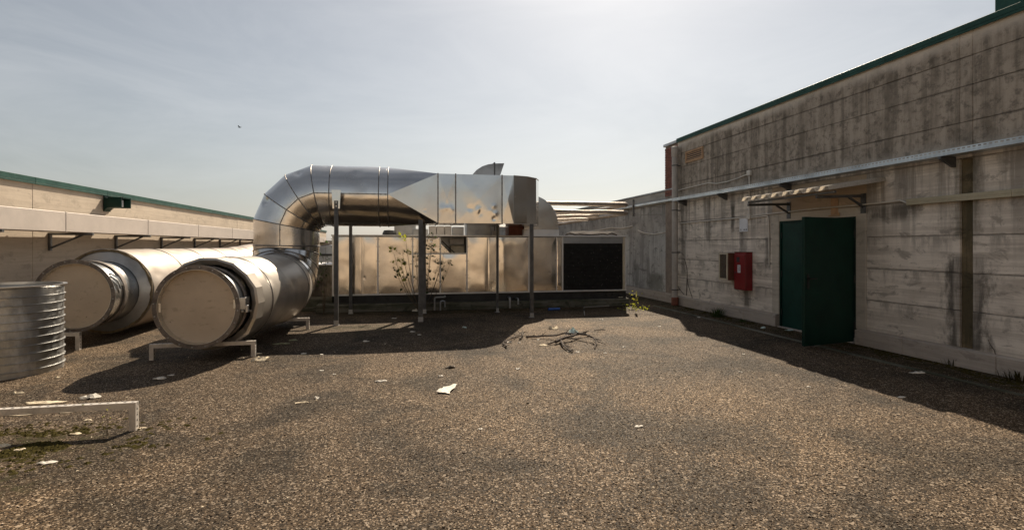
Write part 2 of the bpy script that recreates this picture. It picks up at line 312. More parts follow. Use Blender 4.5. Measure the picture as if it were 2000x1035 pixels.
# ------------------------------------------------------------------ mesh helpers
class MB:
    def __init__(s): s.v = []; s.f = []; s.sm = []
    def add(s, vs, fs, smooth=False):
        o = len(s.v); s.v += [tuple(v) for v in vs]
        s.f += [tuple(i + o for i in f) for f in fs]; s.sm += [smooth] * len(fs); return s
    def box(s, x0, x1, y0, y1, z0, z1, mat=None):
        c = [Vector((x, y, z)) for x in (x0, x1) for y in (y0, y1) for z in (z0, z1)]
        if mat: c = [mat @ p for p in c]
        return s.add(c, [(0, 1, 3, 2), (4, 6, 7, 5), (0, 4, 5, 1), (2, 3, 7, 6), (0, 2, 6, 4), (1, 5, 7, 3)])
    def bar(s, a, b, w, h, up=(0, 0, 1)):
        a = Vector(a); b = Vector(b); d = (b - a); L = d.length; d.normalize(); u = Vector(up)
        sd_ = d.cross(u); sd_.normalize(); u2 = sd_.cross(d)
        m = Matrix((sd_, d, u2)).transposed().to_4x4(); m.translation = a
        return s.box(-w / 2, w / 2, 0, L, -h / 2, h / 2, m)
    def tube(s, pts, r, n=10, cap=True):
        pts = [Vector(p) for p in pts]; rr = r if isinstance(r, (list, tuple)) else [r] * len(pts)
        d0 = (pts[1] - pts[0]).normalized(); u = d0.orthogonal().normalized(); vs = []
        for i, p in enumerate(pts):
            a = (pts[i] - pts[i - 1]).normalized() if i else d0
            b = (pts[i + 1] - pts[i]).normalized() if i < len(pts) - 1 else a
            nn = (a + b).normalized(); u = (u - nn * u.dot(nn)).normalized(); w = nn.cross(u)
            k = 1 / max(0.5, nn.dot(a))
            for j in range(n):
                q = 2 * math.pi * j / n; vs.append(p + (u * math.cos(q) + w * math.sin(q)) * rr[i] * (1 + (k - 1) * 0.5))
        fs = [(i * n + j, i * n + (j + 1) % n, (i + 1) * n + (j + 1) % n, (i + 1) * n + j) for i in range(len(pts) - 1) for j in range(n)]
        o = len(s.f); s.add(vs, fs, True)
        if cap:
            s.add(vs[:n], [tuple(range(n))[::-1]]); s.add(vs[-n:], [tuple(range(n))])
        return s
    def lathe(s, prof, n=48, mat=None, closed=False):
        vs = []
        for (r, z) in prof:
            for j in range(n):
                q = 2 * math.pi * j / n; p = Vector((r * math.cos(q), r * math.sin(q), z)); vs.append(mat @ p if mat else p)
        m = len(prof); rng = range(m if closed else m - 1)
        return s.add(vs, [(i * n + j, i * n + (j + 1) % n, ((i + 1) % m) * n + (j + 1) % n, ((i + 1) % m) * n + j) for i in rng for j in range(n)], True)
    def prism(s, poly, lo, hi, axis='z', mat=None):
        def P(a, b, h):
            p = Vector((a, b, h)) if axis == 'z' else Vector((a, h, b)) if axis == 'y' else Vector((h, a, b))
            return mat @ p if mat else p
        n = len(poly); vs = [P(a, b, lo) for a, b in poly] + [P(a, b, hi) for a, b in poly]
        return s.add(vs, [tuple(range(n))[::-1], tuple(range(n, 2 * n))] + [(i, (i + 1) % n, n + (i + 1) % n, n + i) for i in range(n)])
    def perf(s, o, du, dv, L, Wd, pitch, rows, sl, sh):
        """sheet with real slots: origin o, length along du, width along dv"""
        o = Vector(o); du = Vector(du); dv = Vector(dv); n = max(1, int(L / pitch))
        us = []
        for i in range(n):
            c = (i + 0.5) * L / n; us += [c - sl / 2, c + sl / 2]
        us = [0] + us + [L]; vv = [0]
        for r_ in range(rows):
            c = (r_ + 0.5) * Wd / rows; vv += [c - sh / 2, c + sh / 2]
        vv += [Wd]
        vs = [o + du * a + dv * b for b in vv for a in us]; nu = len(us)
        fs = [(j * nu + i, j * nu + i + 1, (j + 1) * nu + i + 1, (j + 1) * nu + i) for j in range(len(vv) - 1) for i in range(nu - 1)
              if not (i % 2 == 1 and j % 2 == 1)]
        return s.add(vs, fs)
    def build(s, name, m, parent=None, bevel=0.0, ang=35, smooth=None, org=None):
        me = bpy.data.meshes.new(name); me.from_pydata(s.v, [], s.f)
        bm = bmesh.new(); bm.from_mesh(me)
        bm.faces.ensure_lookup_table()
        for f, k in zip(bm.faces, s.sm): f.smooth = k
        if bevel:
            bmesh.ops.remove_doubles(bm, verts=bm.verts, dist=1e-5)
            es = [e for e in bm.edges if len(e.link_faces) == 2 and e.calc_face_angle(0) > R(30)]
            bmesh.ops.bevel(bm, geom=es, offset=bevel, segments=1, profile=0.5, affect='EDGES', clamp_overlap=True)
        bmesh.ops.recalc_face_normals(bm, faces=bm.faces)
        if org is not None: bmesh.ops.translate(bm, verts=bm.verts, vec=-Vector(org))
        bm.to_mesh(me); bm.free()
        if any(s.sm): me.set_sharp_from_angle(angle=R(ang))
        me.materials.append(M[m] if isinstance(m, str) else m)
        ob = bpy.data.objects.new(name, me); COL.objects.link(ob)
        if org is not None: ob.location = org
        if parent:
            ob.parent = parent
            if org is None: pass
        return ob

def tag(o, label, cat, group=None):
    o['label'] = label; o['category'] = cat
    if group: o['group'] = group
    return o
def thing(name, label, cat, loc=(0, 0, 0), group=None):
    o = bpy.data.objects.new(name, None); COL.objects.link(o); o.empty_display_size = 0.1
    o['_loc'] = tuple(loc); return tag(o, label, cat, group)
THINGS = []
def struct(o): o['kind'] = 'structure'; return o

# ------------------------------------------------------------------ setting: deck
g = MB(); g.add([(-90, -60, 0), (90, -60, 0), (90, 160, 0), (-90, 160, 0)], [(0, 1, 2, 3)])
struct(g.build('roof_deck', 'ground'))
# lighter bitumen strip along the wall foot with a raised lip
g = MB(); y = -9.0
while y < 12.6:
    g.prism([(6.38 + random.uniform(-.012, .012), 0.001), (6.46 + random.uniform(-.01, .01), 0.001), (6.45, 0.016), (6.39, 0.016)], y, y + 1.21, 'y'); y += 1.2
struct(g.build('deck_upstand', 'mossy_concrete'))

# loose chippings, real stones
def gravel(n, near):
    rng = np.random.default_rng(3)
    base = np.array([(1, 0, 0), (-1, 0, 0), (0, 1, 0), (0, -1, 0), (0, 0, 1), (0, 0, -1)], float)
    tri = np.array([(0, 2, 4), (2, 1, 4), (1, 3, 4), (3, 0, 4), (2, 0, 5), (1, 2, 5), (3, 1, 5), (0, 3, 5)])
    d = near + (9.5 - near) * rng.random(n) ** 1.35; x = d * rng.uniform(-0.72, 1.58, n); yy = d
    ok = (x < 7.05) & (x > -6.6); x, yy = x[ok], yy[ok]; n = len(x)
    sz = rng.gamma(3.5, 0.0007, n) + 0.0011
    v = base[None] * sz[:, None, None] * rng.uniform(0.6, 1.3, (n, 6, 1)) * np.array([1.35, 1.1, 0.55])
    th = rng.uniform(0, 6.28, n); c, s_ = np.cos(th)[:, None], np.sin(th)[:, None]
    vx = v[:, :, 0] * c - v[:, :, 1] * s_ + x[:, None]; vy = v[:, :, 0] * s_ + v[:, :, 1] * c + yy[:, None]
    vz = v[:, :, 2] + (sz * 0.35)[:, None]
    V = np.stack([vx, vy, vz], -1).reshape(-1, 3)
    F = (tri[None] + (np.arange(n) * 6)[:, None, None]).reshape(-1, 3)
    me = bpy.data.meshes.new('gravel'); me.vertices.add(len(V)); me.vertices.foreach_set('co', V.ravel())
    me.loops.add(F.size); me.loops.foreach_set('vertex_index', F.ravel().astype(np.int32))
    me.polygons.add(len(F)); me.polygons.foreach_set('loop_start', np.arange(0, F.size, 3, dtype=np.int32))
    me.update(); me.validate()
    t = NT('chippings'); r = t.voro(t.pos, 60, out='Color'); rx = t.xyz(r)
    cc = t.mix(rx[0], (0.030, 0.022, 0.015), (0.16, 0.115, 0.078)); cc = t.mix(t.ramp(rx[1], 0.82, 0.92), cc, (0.44, 0.36, 0.275))
    M['chip'] = t.set(cc, 0.8); t.b.inputs['Specular IOR Level'].default_value = 0.2
    me.materials.append(M['chip'])
    o = bpy.data.objects.new('gravel', me); COL.objects.link(o); o['kind'] = 'stuff'
    tag(o, 'loose brown and pale chippings scattered over the bitumen deck', 'gravel')
gravel(110000, 1.6)

# ------------------------------------------------------------------ tall wall on the right
WX = 7.19
DY0, DY1, DZ = 7.10, 8.87, 2.08
t = thing('concrete_wall', 'tall stained board-marked concrete wall with green coping on the right', 'wall')
core = MB()
core.box(WX + 0.05, WX + 0.34, -9, DY0, 0, 4.40); core.box(WX + 0.05, WX + 0.34, DY1, 12.74, 0, 4.40)
core.box(WX + 0.051, WX + 0.34, DY0, DY1, DZ, 4.399)
core.build('wall_core', 'plinth_concrete', t)
ZC = [0.25, 0.74, 1.24, 1.74, 2.24, 2.75, 3.23, 3.70, 4.08, 4.42]
YC = [-9, -6.4, -3.8, -1.3, 1.1, 3.3, 5.33, 5.49, 6.90, 9.07, 10.95, 12.75]
for i in range(len(ZC) - 1):
    for j in range(len(YC) - 1):
        y0, y1, z0, z1 = YC[j], YC[j + 1], ZC[i], ZC[i + 1]
        if y0 == 5.33 and z1 < 2.8: continue
        if y0 == 6.90 and z0 < 2.2: continue
        if y0 == 5.33: y0, y1 = 5.331, 5.489
        jx = random.uniform(-0.003, 0.003); gp = 0.002
        m = 'tan_plaster' if (y0 == 6.90 and i == 4) else 'wall_concrete'
        b = MB(); b.box(WX + jx, WX + 0.06, y0 + gp * 0.4, y1 - gp * 0.4, z0 + gp, z1 - gp)
        b.build('concrete_panel', m, t, bevel=0.004)
b = MB(); b.box(WX + 0.035, WX + 0.06, 5.331, 5.489, 0.25, 2.746); b.build('drain_channel', 'moss_channel', t, bevel=0.004)
b = MB(); b.box(WX - 0.006, WX + 0.0495, 6.905, DY0 - 0.002, 0.25, 2.236); b.build('door_jamb', 'plaster', t, bevel=0.006)
b = MB(); b.box(WX - 0.006, WX + 0.0495, DY1 + 0.002, 9.066, 0.25, 2.236); b.build('door_jamb', 'plaster', t, bevel=0.006)
b = MB(); b.box(WX - 0.006, WX + 0.0495, DY0 - 0.002, DY1 + 0.002, DZ, 2.236); b.build('lintel', 'plaster', t, bevel=0.006)
for (a, c) in ((-9, -4.5), (-4.5, -0.6), (-0.6, 2.6), (2.6, 4.42), (4.42, 5.02), (5.02, 6.25), (6.25, DY0 - 0.03), (DY1 + 0.03, 9.9), (9.9, 11.5), (11.5, 12.75)):
    b = MB(); b.prism([(WX - 0.062, 0.0), (WX + 0.055, 0.0), (WX + 0.055, 0.252), (WX - 0.004, 0.252), (WX - 0.062, 0.232)], a + 0.003, c - 0.003, 'y')
    b.build('plinth_block', 'plinth_concrete', t, bevel=0.006)
for k in range(7):
    a = -9 + k * 3.107
    b = MB(); b.box(WX - 0.05, WX + 0.38, a + 0.002, a + 3.105, 4.425, 4.50); b.box(WX - 0.05, WX - 0.042, a + 0.002, a + 3.105, 4.385, 4.424)
    b.build('coping', 'green_coping', t, bevel=0.005)
# room behind the open door
b = MB(); b.box(WX + 0.345, WX + 3, 6.6, 9.6, -0.1, 0.002); b.box(WX + 0.345, WX + 3, 6.6, 9.6, 2.7, 2.8); b.box(WX + 3, WX + 3.1, 6.6, 9.6, 0, 2.8)
b.box(WX + 0.345, WX + 3, 6.5, 6.598, 0, 2.8); b.box(WX + 0.345, WX + 3, 9.602, 9.7, 0, 2.8); b.build('room_shell', 'dark_room', t)

# brick pier at the end of the tall wall
t = thing('brick_pier', 'narrow red brick pier with grey cap at end of tall wall', 'pier')
b = MB(); b.box(WX + 0.03, WX + 0.6, 12.775, 13.48, 0, 4.40); b.build('mortar_core', 'mortar', t)
b = MB(); z = 3.0; row = 0
while z < 4.36:
    y = 12.765 - (0.125 if row % 2 else 0)
    while y < 13.49:
        a, c = max(y, 12.765), min(y + 0.24, 13.49)
        if c - a > 0.04: b.box(WX + 0.012 + random.uniform(0, .004), WX + 0.1, a, c, z, z + 0.062)
        y += 0.25
    z += 0.072; row += 1
o = b.build('bricks', 'brick_red', t, bevel=0.003); o['kind'] = 'stuff'
b = MB(); b.box(WX - 0.02, WX + 0.62, 12.755, 13.53, 4.41, 4.49); b.build('pier_cap', 'grey_zinc', t, bevel=0.008)

# lower wall beyond
t = thing('parapet_wall', 'lower grey streaked concrete wall running back beyond the brick pier', 'wall')
LX = WX + 0.06
ys = [12.77, 13.5, 16.0, 18.5, 21.0, 23.5, 26.0, 28.5, 31.0, 33.5, 36.0, 38.5, 41.0]
for a, c in zip(ys, ys[1:]):
    b = MB(); b.box(LX + random.uniform(-.004, .004), LX + 0.2, a + 0.006, c - 0.006, 0.27, 2.80); b.build('concrete_panel', 'low_wall_concrete', t, bevel=0.01)
    b = MB(); b.box(LX - 0.02, LX + 0.2, a + 0.003, c - 0.003, 2.81, 3.16); b.build('parapet_block', 'parapet_concrete', t, bevel=0.01)
    b = MB(); b.box(LX - 0.06, LX + 0.19, a + 0.003, c - 0.003, 0.0, 0.262); b.build('plinth_block', 'plinth_concrete', t, bevel=0.008)
    b = MB(); b.box(LX - 0.05, LX + 0.26, a + 0.001, c - 0.001, 3.165, 3.205); b.build('coping', 'grey_zinc', t, bevel=0.004)

# ------------------------------------------------------------------ left wall
t = thing('concrete_wall', 'long pale concrete wall with green coping on the left', 'wall')
for k in range(-9, 15):
    a = 11.36 + 2.38 * (k - 0); c = a + 2.38
    if c < -9: continue
    b = MB(); b.box(-7.2, -7.0 + random.uniform(-.004, .004), a + 0.0009, c - 0.0009, 0, 2.80); b.build('concrete_panel', 'left_concrete', t, bevel=0.002)
    b = MB(); b.box(-7.25, -6.95, a + 0.002, c - 0.002, 2.805, 2.905); b.box(-6.958, -6.95, a + 0.002, c - 0.002, 2.77, 2.804); b.build('coping', 'green_coping', t, bevel=0.006)
b = MB(); b.box(-7.19, -7.04, -10, 47, 0, 2.78); b.build('wall_core', 'plinth_concrete', t)
# cross wall far behind
t = thing('concrete_wall', 'far pale cross wall glimpsed behind the metal units', 'wall')
for k in range(6):
    b = MB(); b.box(-7 + k * 2.4, -4.61 + k * 2.4, 42, 42.2, 0, 2.0); b.build('concrete_panel', 'left_concrete', t, bevel=0.01)

t = thing('concrete_wall', 'unseen tan concrete wall added behind the viewer for reflections in the metal', 'wall')  # unseen wall, inferred from and added for the tan reflections in the metal
for k in range(6):
    b = MB(); b.box(-6.99 + k * 2.36, -4.64 + k * 2.36, -3.6, -3.4, 0, 3.22); b.build('concrete_panel', 'back_concrete', t, bevel=0.01)
b = MB(); b.box(-6.99, 7.1, -3.65, -3.35, 3.225, 3.30); b.build('coping', 'green_coping', t, bevel=0.006)

# square duct carried on brackets along the left wall
t = thing('wall_duct', 'beige square duct carried on brackets along left wall', 'duct')
FX, BX = -6.35, -6.79
for k in range(-3, 10):
    a = 11.2 + 3.13 * k; c = a + 3.13
    b = MB(); b.box(BX, FX, a + 0.003, c - 0.003, 1.865, 2.235); b.build('duct_section', 'duct_beige', t, bevel=0.006)
    b = MB(); b.box(BX - 0.006, FX + 0.006, c - 0.02, c + 0.02, 1.860, 2.241); b.build('joint_band', 'duct_beige', t, bevel=0.003)
for k in range(-3, 11):
    y = 11.8 + 2.35 * k
    b = MB(); b.box(-6.998, -6.95, y - 0.025, y + 0.025, 1.50, 1.86); b.box(-6.949, -6.22, y - 0.025, y + 0.025, 1.812, 1.858)
    b.bar((-6.95, y, 1.56), (-6.40, y, 1.82), 0.022, 0.035); b.build('bracket', 'post_steel', t)

# floodlight on left wall
p = on_x(207, 396, -7.0)
t = thing('floodlight', 'dark green hooded floodlight fixed below the left wall coping', 'floodlight')
b = MB(); b.box(-6.998, -6.97, p.y - 0.12, p.y + 0.14, p.z - 0.21, p.z + 0.22); b.build('back_plate', 'green_dark', t, bevel=0.005)
b = MB(); b.prism([(-6.97, p.z - .20), (-6.90, p.z - .13), (-6.74, p.z - .12), (-6.70, p.z - .06), (-6.70, p.z + .06), (-6.97, p.z + .12)], p.y - 0.16, p.y + 0.12, 'y'); b.build('housing', 'green_dark', t, bevel=0.01)
b = MB(); b.box(-6.86, -6.58, p.y - 0.20, p.y - 0.18, p.z - .12, p.z + .12); b.box(-6.86, -6.55, p.y + 0.14, p.y + 0.16, p.z - .12, p.z + .12); b.box(-6.86, -6.56, p.y - 0.179, p.y + 0.139, p.z + .10, p.z + .12); b.build('hood', 'green_dark', t)
b = MB(); b.box(-6.699, -6.68, p.y - 0.13, p.y + 0.10, p.z - 0.09, p.z + 0.07); b.build('lens', 'white_plate', t, bevel=0.004)

# ------------------------------------------------------------------ round clad ducts
def ring(c, d, nrm, r, n=56):
    """points where the cylinder of axis direction d through c meets the plane of normal nrm at c"""
    d = d.normalized(); nrm = nrm.normalized(); u = Vector((0, 0, 1)) if abs(d.z) < 0.9 else Vector((1, 0, 0))
    u = (u - d * u.dot(d)).normalized(); w = d.cross(u); out = []
    for j in range(n):
        q = 2 * math.pi * j / n; o = (u * math.cos(q) + w * math.sin(q)) * r
        out.append(c + o - d * (o.dot(nrm) / d.dot(nrm)))
    return out
def clad(pts, r, parent, mats, seam=True, seam_at=None, name='cladding_section', skip=()):
    pts = [Vector(p) for p in pts]; N = len(pts)
    D = [(pts[i + 1] - pts[i]).normalized() for i in range(N - 1)]
    NM = [D[0]] + [(D[i - 1] + D[i]).normalized() for i in range(1, N - 1)] + [D[-1]]
    for i in range(N - 1):
        n = 56; rings = []
        A = ring(pts[i], D[i], NM[i], r); B = ring(pts[i + 1], D[i], NM[i + 1], r)
        vs = []; K = 14
        for k in range(K + 1):
            f = k / K
            for j in range(n):
                q = A[j].lerp(B[j], f)
                ax = pts[i].lerp(pts[i + 1], f); o = q - ax
                nz = mnoise.noise(q * 1.9) * 0.007 + mnoise.noise(q * 5.0) * 0.0030
                dn = mnoise.noise(q * 4.2 + Vector((7, 3, 1)))
                if dn > 0.42 and o.z > 0.2 * r: nz -= (dn - 0.42) * 0.12
                vs.append(q + o.normalized() * nz)
        fs = [(k * n + j, k * n + (j + 1) % n, (k + 1) * n + (j + 1) % n, (k + 1) * n + j) for k in range(K) for j in range(n)]
        mb = MB(); mb.add(vs, fs, True); mb.build(name, mats[i % len(mats)] if isinstance(mats, list) else mats, parent, ang=60)
    if seam:
        for i in range(N):
            if i in skip: continue
            d = D[min(i, N - 2)]; d2 = D[max(i - 1, 0)]
            prof = [(-0.010, 0.0), (-0.008, 0.006), (-0.003, 0.009), (0.003, 0.009), (0.008, 0.006), (0.010, 0.0)]
            vs = []; n = 56
            base = ring(pts[i], d, NM[i], r)
            for (al, up) in prof:
                for j in range(n):
                    o = (base[j] - pts[i]); vs.append(base[j] + o.normalized() * (up + 0.004) + NM[i] * al)
            mb = MB(); mb.add(vs, [(k * n + j, k * n + (j + 1) % n, (k + 1) * n + (j + 1) % n, (k + 1) * n + j) for k in range(len(prof) - 1) for j in range(n)], True)
            mb.build('seam_band', 'seam_dark', parent, ang=80)
    if seam_at is not None:
        for i in range(N - 1):
            q = seam_at(D[i]) .normalized()
            def edge(k):
                o = q * (r + 0.004); nm = NM[k]
                return pts[k] + o - D[i] * (o.dot(nm) / D[i].dot(nm))
            a, c = edge(i), edge(i + 1)
            mb = MB(); mb.bar(a, c, 0.016, 0.016, q)
            L = (c - a).length; k = max(2, int(L / 0.16))
            for s_ in range(k):
                pp = a.lerp(c, (s_ + 0.5) / k); mb.box(pp.x - .012, pp.x + .012, pp.y - .012, pp.y + .012, pp.z - .012, pp.z + .012)
            mb.build('seam_strip', 'seam_dark', parent)

def flange_end(parent, c, d, r, depth, rin, boardback):
    """bare duct stub with angle flange, bolts and a board closing it"""
    d = d.normalized(); z = d; x = Vector((0, 0, 1)).cross(z).normalized(); y = z.cross(x)
    m = Matrix((x, y, z)).transposed().to_4x4(); m.translation = c
    b = MB(); b.lathe([(rin, 0.0), (r, 0.0), (r, 0.006), (rin + 0.008, 0.006), (rin + 0.008, 0.045), (rin, 0.045)], 72, m, True); b.build('flange_ring', 'flange_steel', parent, ang=30)
    b = MB(); b.lathe([(rin + 0.002, 0.004), (rin + 0.002, depth), (rin - 0.006, depth), (rin - 0.006, 0.004)], 72, m, True); b.build('bare_duct', 'bright_zinc', parent, ang=30)
    b = MB(); b.lathe([(rin - 0.006, boardback), (0.25, boardback - 0.001), (0.0001, boardback)], 72, m); b.lathe([(rin - 0.007, boardback), (rin - 0.007, boardback + 0.02), (0.0001, boardback + 0.02)], 72, m)
    b.build('end_board', 'board_tan', parent, ang=30)
    b = MB()
    for k in range(20):
        q = 2 * math.pi * (k + 0.3) / 20; rr = (rin + r) / 2 + 0.004
        mm = m @ Matrix.Translation((rr * math.cos(q), rr * math.sin(q), -0.006)); b.lathe([(0.0001, -0.006), (0.011, -0.006), (0.012, 0.007)], 6, mm)
    o = b.build('flange_bolts', 'grey_zinc', parent, ang=30); o['kind'] = 'stuff'
    return m

# --- main duct: lies along the deck, rises, turns and joins the square plenum
D1 = thing('air_duct', 'large dented aluminium-clad duct rising from the deck and arching over', 'air duct')
RC = 0.655
AY, AX, AZ, GZ = 11.73, -2.54, 2.68, 0.78
BR = 0.81
g0 = Vector((-2.84, 7.72, GZ - 0.02)); gdir = Vector((AX + 0.06 - g0.x, 10.92 - g0.y, 0.02)).normalized()
ch = math.cos(R(11.25)); rad = BR / ch
pts = [g0 + gdir * 0.62, g0 + gdir * 0.98, g0 + gdir * 1.75, g0 + gdir * 2.75]
for a in (11.25, 33.75, 56.25, 78.75):
    y = 10.92 + rad * math.sin(R(a)); z = GZ + BR - rad * math.cos(R(a)); f = (a / 90)
    pts.append(Vector((AX - 0.04 * (1 - f), y, z)))
pts.append(Vector((AX, AY, 1.60)))
for a in (11.25, 33.75, 56.25, 78.75):
    pts.append(Vector((AX + BR - rad * math.cos(R(a)), AY, AZ - BR + rad * math.sin(R(a)))))
pts += [Vector((-1.60, AY, AZ)), Vector((-0.61, AY, AZ)), Vector((-0.42, AY, AZ))]
Ng = 8
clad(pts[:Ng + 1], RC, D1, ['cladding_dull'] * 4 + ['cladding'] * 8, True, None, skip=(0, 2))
clad(pts[Ng:], RC, D1, 'cladding', True, lambda d: Vector((0, -1, 0)))
# torn conical cladding end and bare neck
z = gdir; x = Vector((0, 0, 1)).cross(z).normalized(); y = z.cross(x); m = Matrix((x, y, z)).transposed().to_4x4(); m.translation = g0 + gdir * 0.34
b = MB(); n = 18; vs = []
for k, (r_, h) in enumerate([(0.565, 0.10), (0.64, 0.03), (0.672, 0.05), (0.668, 0.30)]):
    for j in range(n):
        q = 2 * math.pi * j / n; up = max(0, math.sin(q + 0.4)); w = mnoise.noise(Vector((math.cos(q) * 2.3, math.sin(q) * 2.3, k))) * 0.03
        vs.append(m @ Vector(((r_ + w * 0.6) * math.cos(q), (r_ + w * 0.6) * math.sin(q), h + (w - 0.05 * up if k in (1, 2) else 0))))
b.add(vs, [(k * n + j, k * n + (j + 1) % n, (k + 1) * n + (j + 1) % n, (k + 1) * n + j) for k in range(3) for j in range(n)], True)
b.build('torn_cladding', 'cladding_dull', D1, ang=14)
flange_end(D1, g0, gdir, 0.575, 0.62, 0.515, 0.10)
b = MB(); b.lathe([(0.53, 0.16), (0.548, 0.17), (0.55, 0.20), (0.53, 0.21)], 64, Matrix.Translation((0, 0, -0.10)) @ Matrix.Identity(4) if False else (lambda mm: mm)(m @ Matrix.Translation((0, 0, -0.22)))); b.build('clamp_band', 'flange_steel', D1)
lb = g0 + Vector((0.52, 0.20, 0.02))
b = MB(); b.box(lb.x, lb.x + 0.07, lb.y - 0.08, lb.y + 0.1, lb.z - 0.08, lb.z + 0.09); b.box(lb.x + 0.07, lb.x + 0.1, lb.y - 0.09, lb.y - 0.05, lb.z - 0.12, lb.z - 0.02); b.bar((lb.x + .03, lb.y - .1, lb.z - .1), (lb.x + .09, lb.y + .1, lb.z - .12), .03, .03); b.build('latch', 'bright_zinc', D1, bevel=0.004)
for (dx, dz) in ((-0.46, 0.0), (0.47, 0.03)):
    b = MB(); b.box(g0.x + dx - .012, g0.x + dx + .012, g0.y + 0.03, g0.y + 0.052, g0.z + dz - .06, g0.z + dz + .06); b.build('board_clip', 'bright_zinc', D1)

# square-to-round transition
RX0, RX1, FY, BY, RZ0, RZ1 = -0.42, 0.63, 11.10, 12.36, 2.09, 3.15
b = MB(); qn = 12; flat = MB()
circ = lambda a: Vector((RX0, AY - RC * math.cos(a), AZ + RC * math.sin(a)))    # a=0 front, 90 top
corner = {0: (FY, RZ1), 1: (BY, RZ1), 2: (BY, RZ0), 3: (FY, RZ0)}
for k in range(4):
    cy, cz = corner[k]; C0 = Vector((RX1, cy, cz)); vs = [C0]
    for j in range(qn + 1): vs.append(circ(math.pi / 2 * (k + j / qn)))
    b.add(vs, [(0, j + 1, j + 2) for j in range(qn)], True)
    ny, nz = corner[(k + 1) % 4]
    b.add([C0, circ(math.pi / 2 * (k + 1)), Vector((RX1, ny, nz))], [(0, 1, 2)])
b.build('transition', 'rect_metal', D1, ang=14)
def sect(x0, x1):
    b = MB(); nx, nz = 6, 6
    # front sheet with slight pillowing
    def sheet(fn, na, nb):
        vs = [fn(a / na, c / nb) for c in range(nb + 1) for a in range(na + 1)]
        b.add(vs, [(c * (na + 1) + a, c * (na + 1) + a + 1, (c + 1) * (na + 1) + a + 1, (c + 1) * (na + 1) + a) for c in range(nb) for a in range(na)], True)
    def pil(u, v, p): return 0.013 * (1 - max(abs(2 * u - 1), abs(2 * v - 1))) + mnoise.noise(p * 2.6) * 0.005 * min(1, 6 * u * (1 - u), 6 * v * (1 - v))
    dents_ = [(random.uniform(x0 + .08, x1 - .08), RZ0 + random.uniform(.06, .40), random.uniform(.03, .075), random.choice((-1, 1, 1, 1)) * random.uniform(.003, .007)) for _ in range(int(2 + (x1 - x0) * 6))] if x1 - x0 > .3 else []
    def dent(p, L): return sum(d * math.exp(-((p.x - a) ** 2 + (p.z - c) ** 2) / (w * w)) for a, c, w, d in L)
    def fr(u, v):
        p = Vector((x0 + (x1 - x0) * u, FY, RZ0 + (RZ1 - RZ0) * v)); p.y -= pil(u, v, p) + dent(p, dents_); return p
    sheet(fr, 48, 48)
    b.add([(x0, FY, RZ1), (x1, FY, RZ1), (x1, BY, RZ1), (x0, BY, RZ1)], [(0, 1, 2, 3)])
    b.add([(x0, FY, RZ0), (x1, FY, RZ0), (x1, BY, RZ0), (x0, BY, RZ0)], [(3, 2, 1, 0)])
    b.add([(x0, BY, RZ0), (x1, BY, RZ0), (x1, BY, RZ1), (x0, BY, RZ1)], [(0, 1, 2, 3)])
    b.build('plenum_section', 'rect_metal', D1, ang=40)
for a, c in ((0.63, 1.01), (1.01, 2.03), (2.03, 2.29)): sect(a, c)
def rim(xx, w=0.012):
    b = MB(); e = 0.010
    b.box(xx - w, xx + w, FY - e, FY + 0.004, RZ0 - e, RZ1 + e); b.box(xx - w, xx + w, FY - e, BY, RZ1 + 0.001, RZ1 + e); b.box(xx - w, xx + w, FY - e, BY, RZ0 - e, RZ0 - 0.001)
    for k in range(9): zz = RZ0 + (k + .5) * (RZ1 - RZ0) / 9; b.box(xx - .014, xx + .014, FY - e - .008, FY - e, zz - .012, zz + .012)
    b.build('seam_flange', 'seam_dark', D1)
for xx in (0.63, 1.01, 2.03): rim(xx)
out = [(2.291, 11.10), (2.62, 11.22), (2.90, 11.48), (3.05, 11.85), (3.08, 12.95), (1.95, 12.95), (1.92, 12.37), (2.291, 12.36)]
b = MB(); b.prism(out, RZ0, RZ1); b.build('plenum_bend', 'rect_metal', D1, bevel=0.004)
b = MB()
for zz in (RZ0 - 0.006, RZ1 + 0.001):
    b = MB(); off = [(2.29, 11.088), (2.63, 11.208), (2.912, 11.472), (3.064, 11.848), (3.094, 12.95), (3.06, 12.95), (3.03, 11.86), (2.88, 11.49), (2.61, 11.24), (2.29, 11.12)]
    b.prism(off, zz, zz + 0.006); b.build('bend_edge', 'frame_alu', D1)
# drop elbow behind
prof = [(2.35, 2.12)] + [(2.35, 2.92), (3.10, 2.92)] + [(3.10 + 0.77 * math.sin(R(a)), 2.15 + 0.77 * math.cos(R(a))) for a in range(10, 91, 10)] + [(3.87, 1.87), (2.95, 1.87), (2.95, 2.12)]
b = MB(); b.prism(prof, 12.96, 13.95, 'y'); b.build('drop_elbow', 'rect_metal', D1, bevel=0.004, ang=20)
b = MB(); b.box(2.93, 3.89, 12.945, 13.97, 1.868, 2.02); b.build('elbow_collar', 'frame_alu', D1, bevel=0.004)

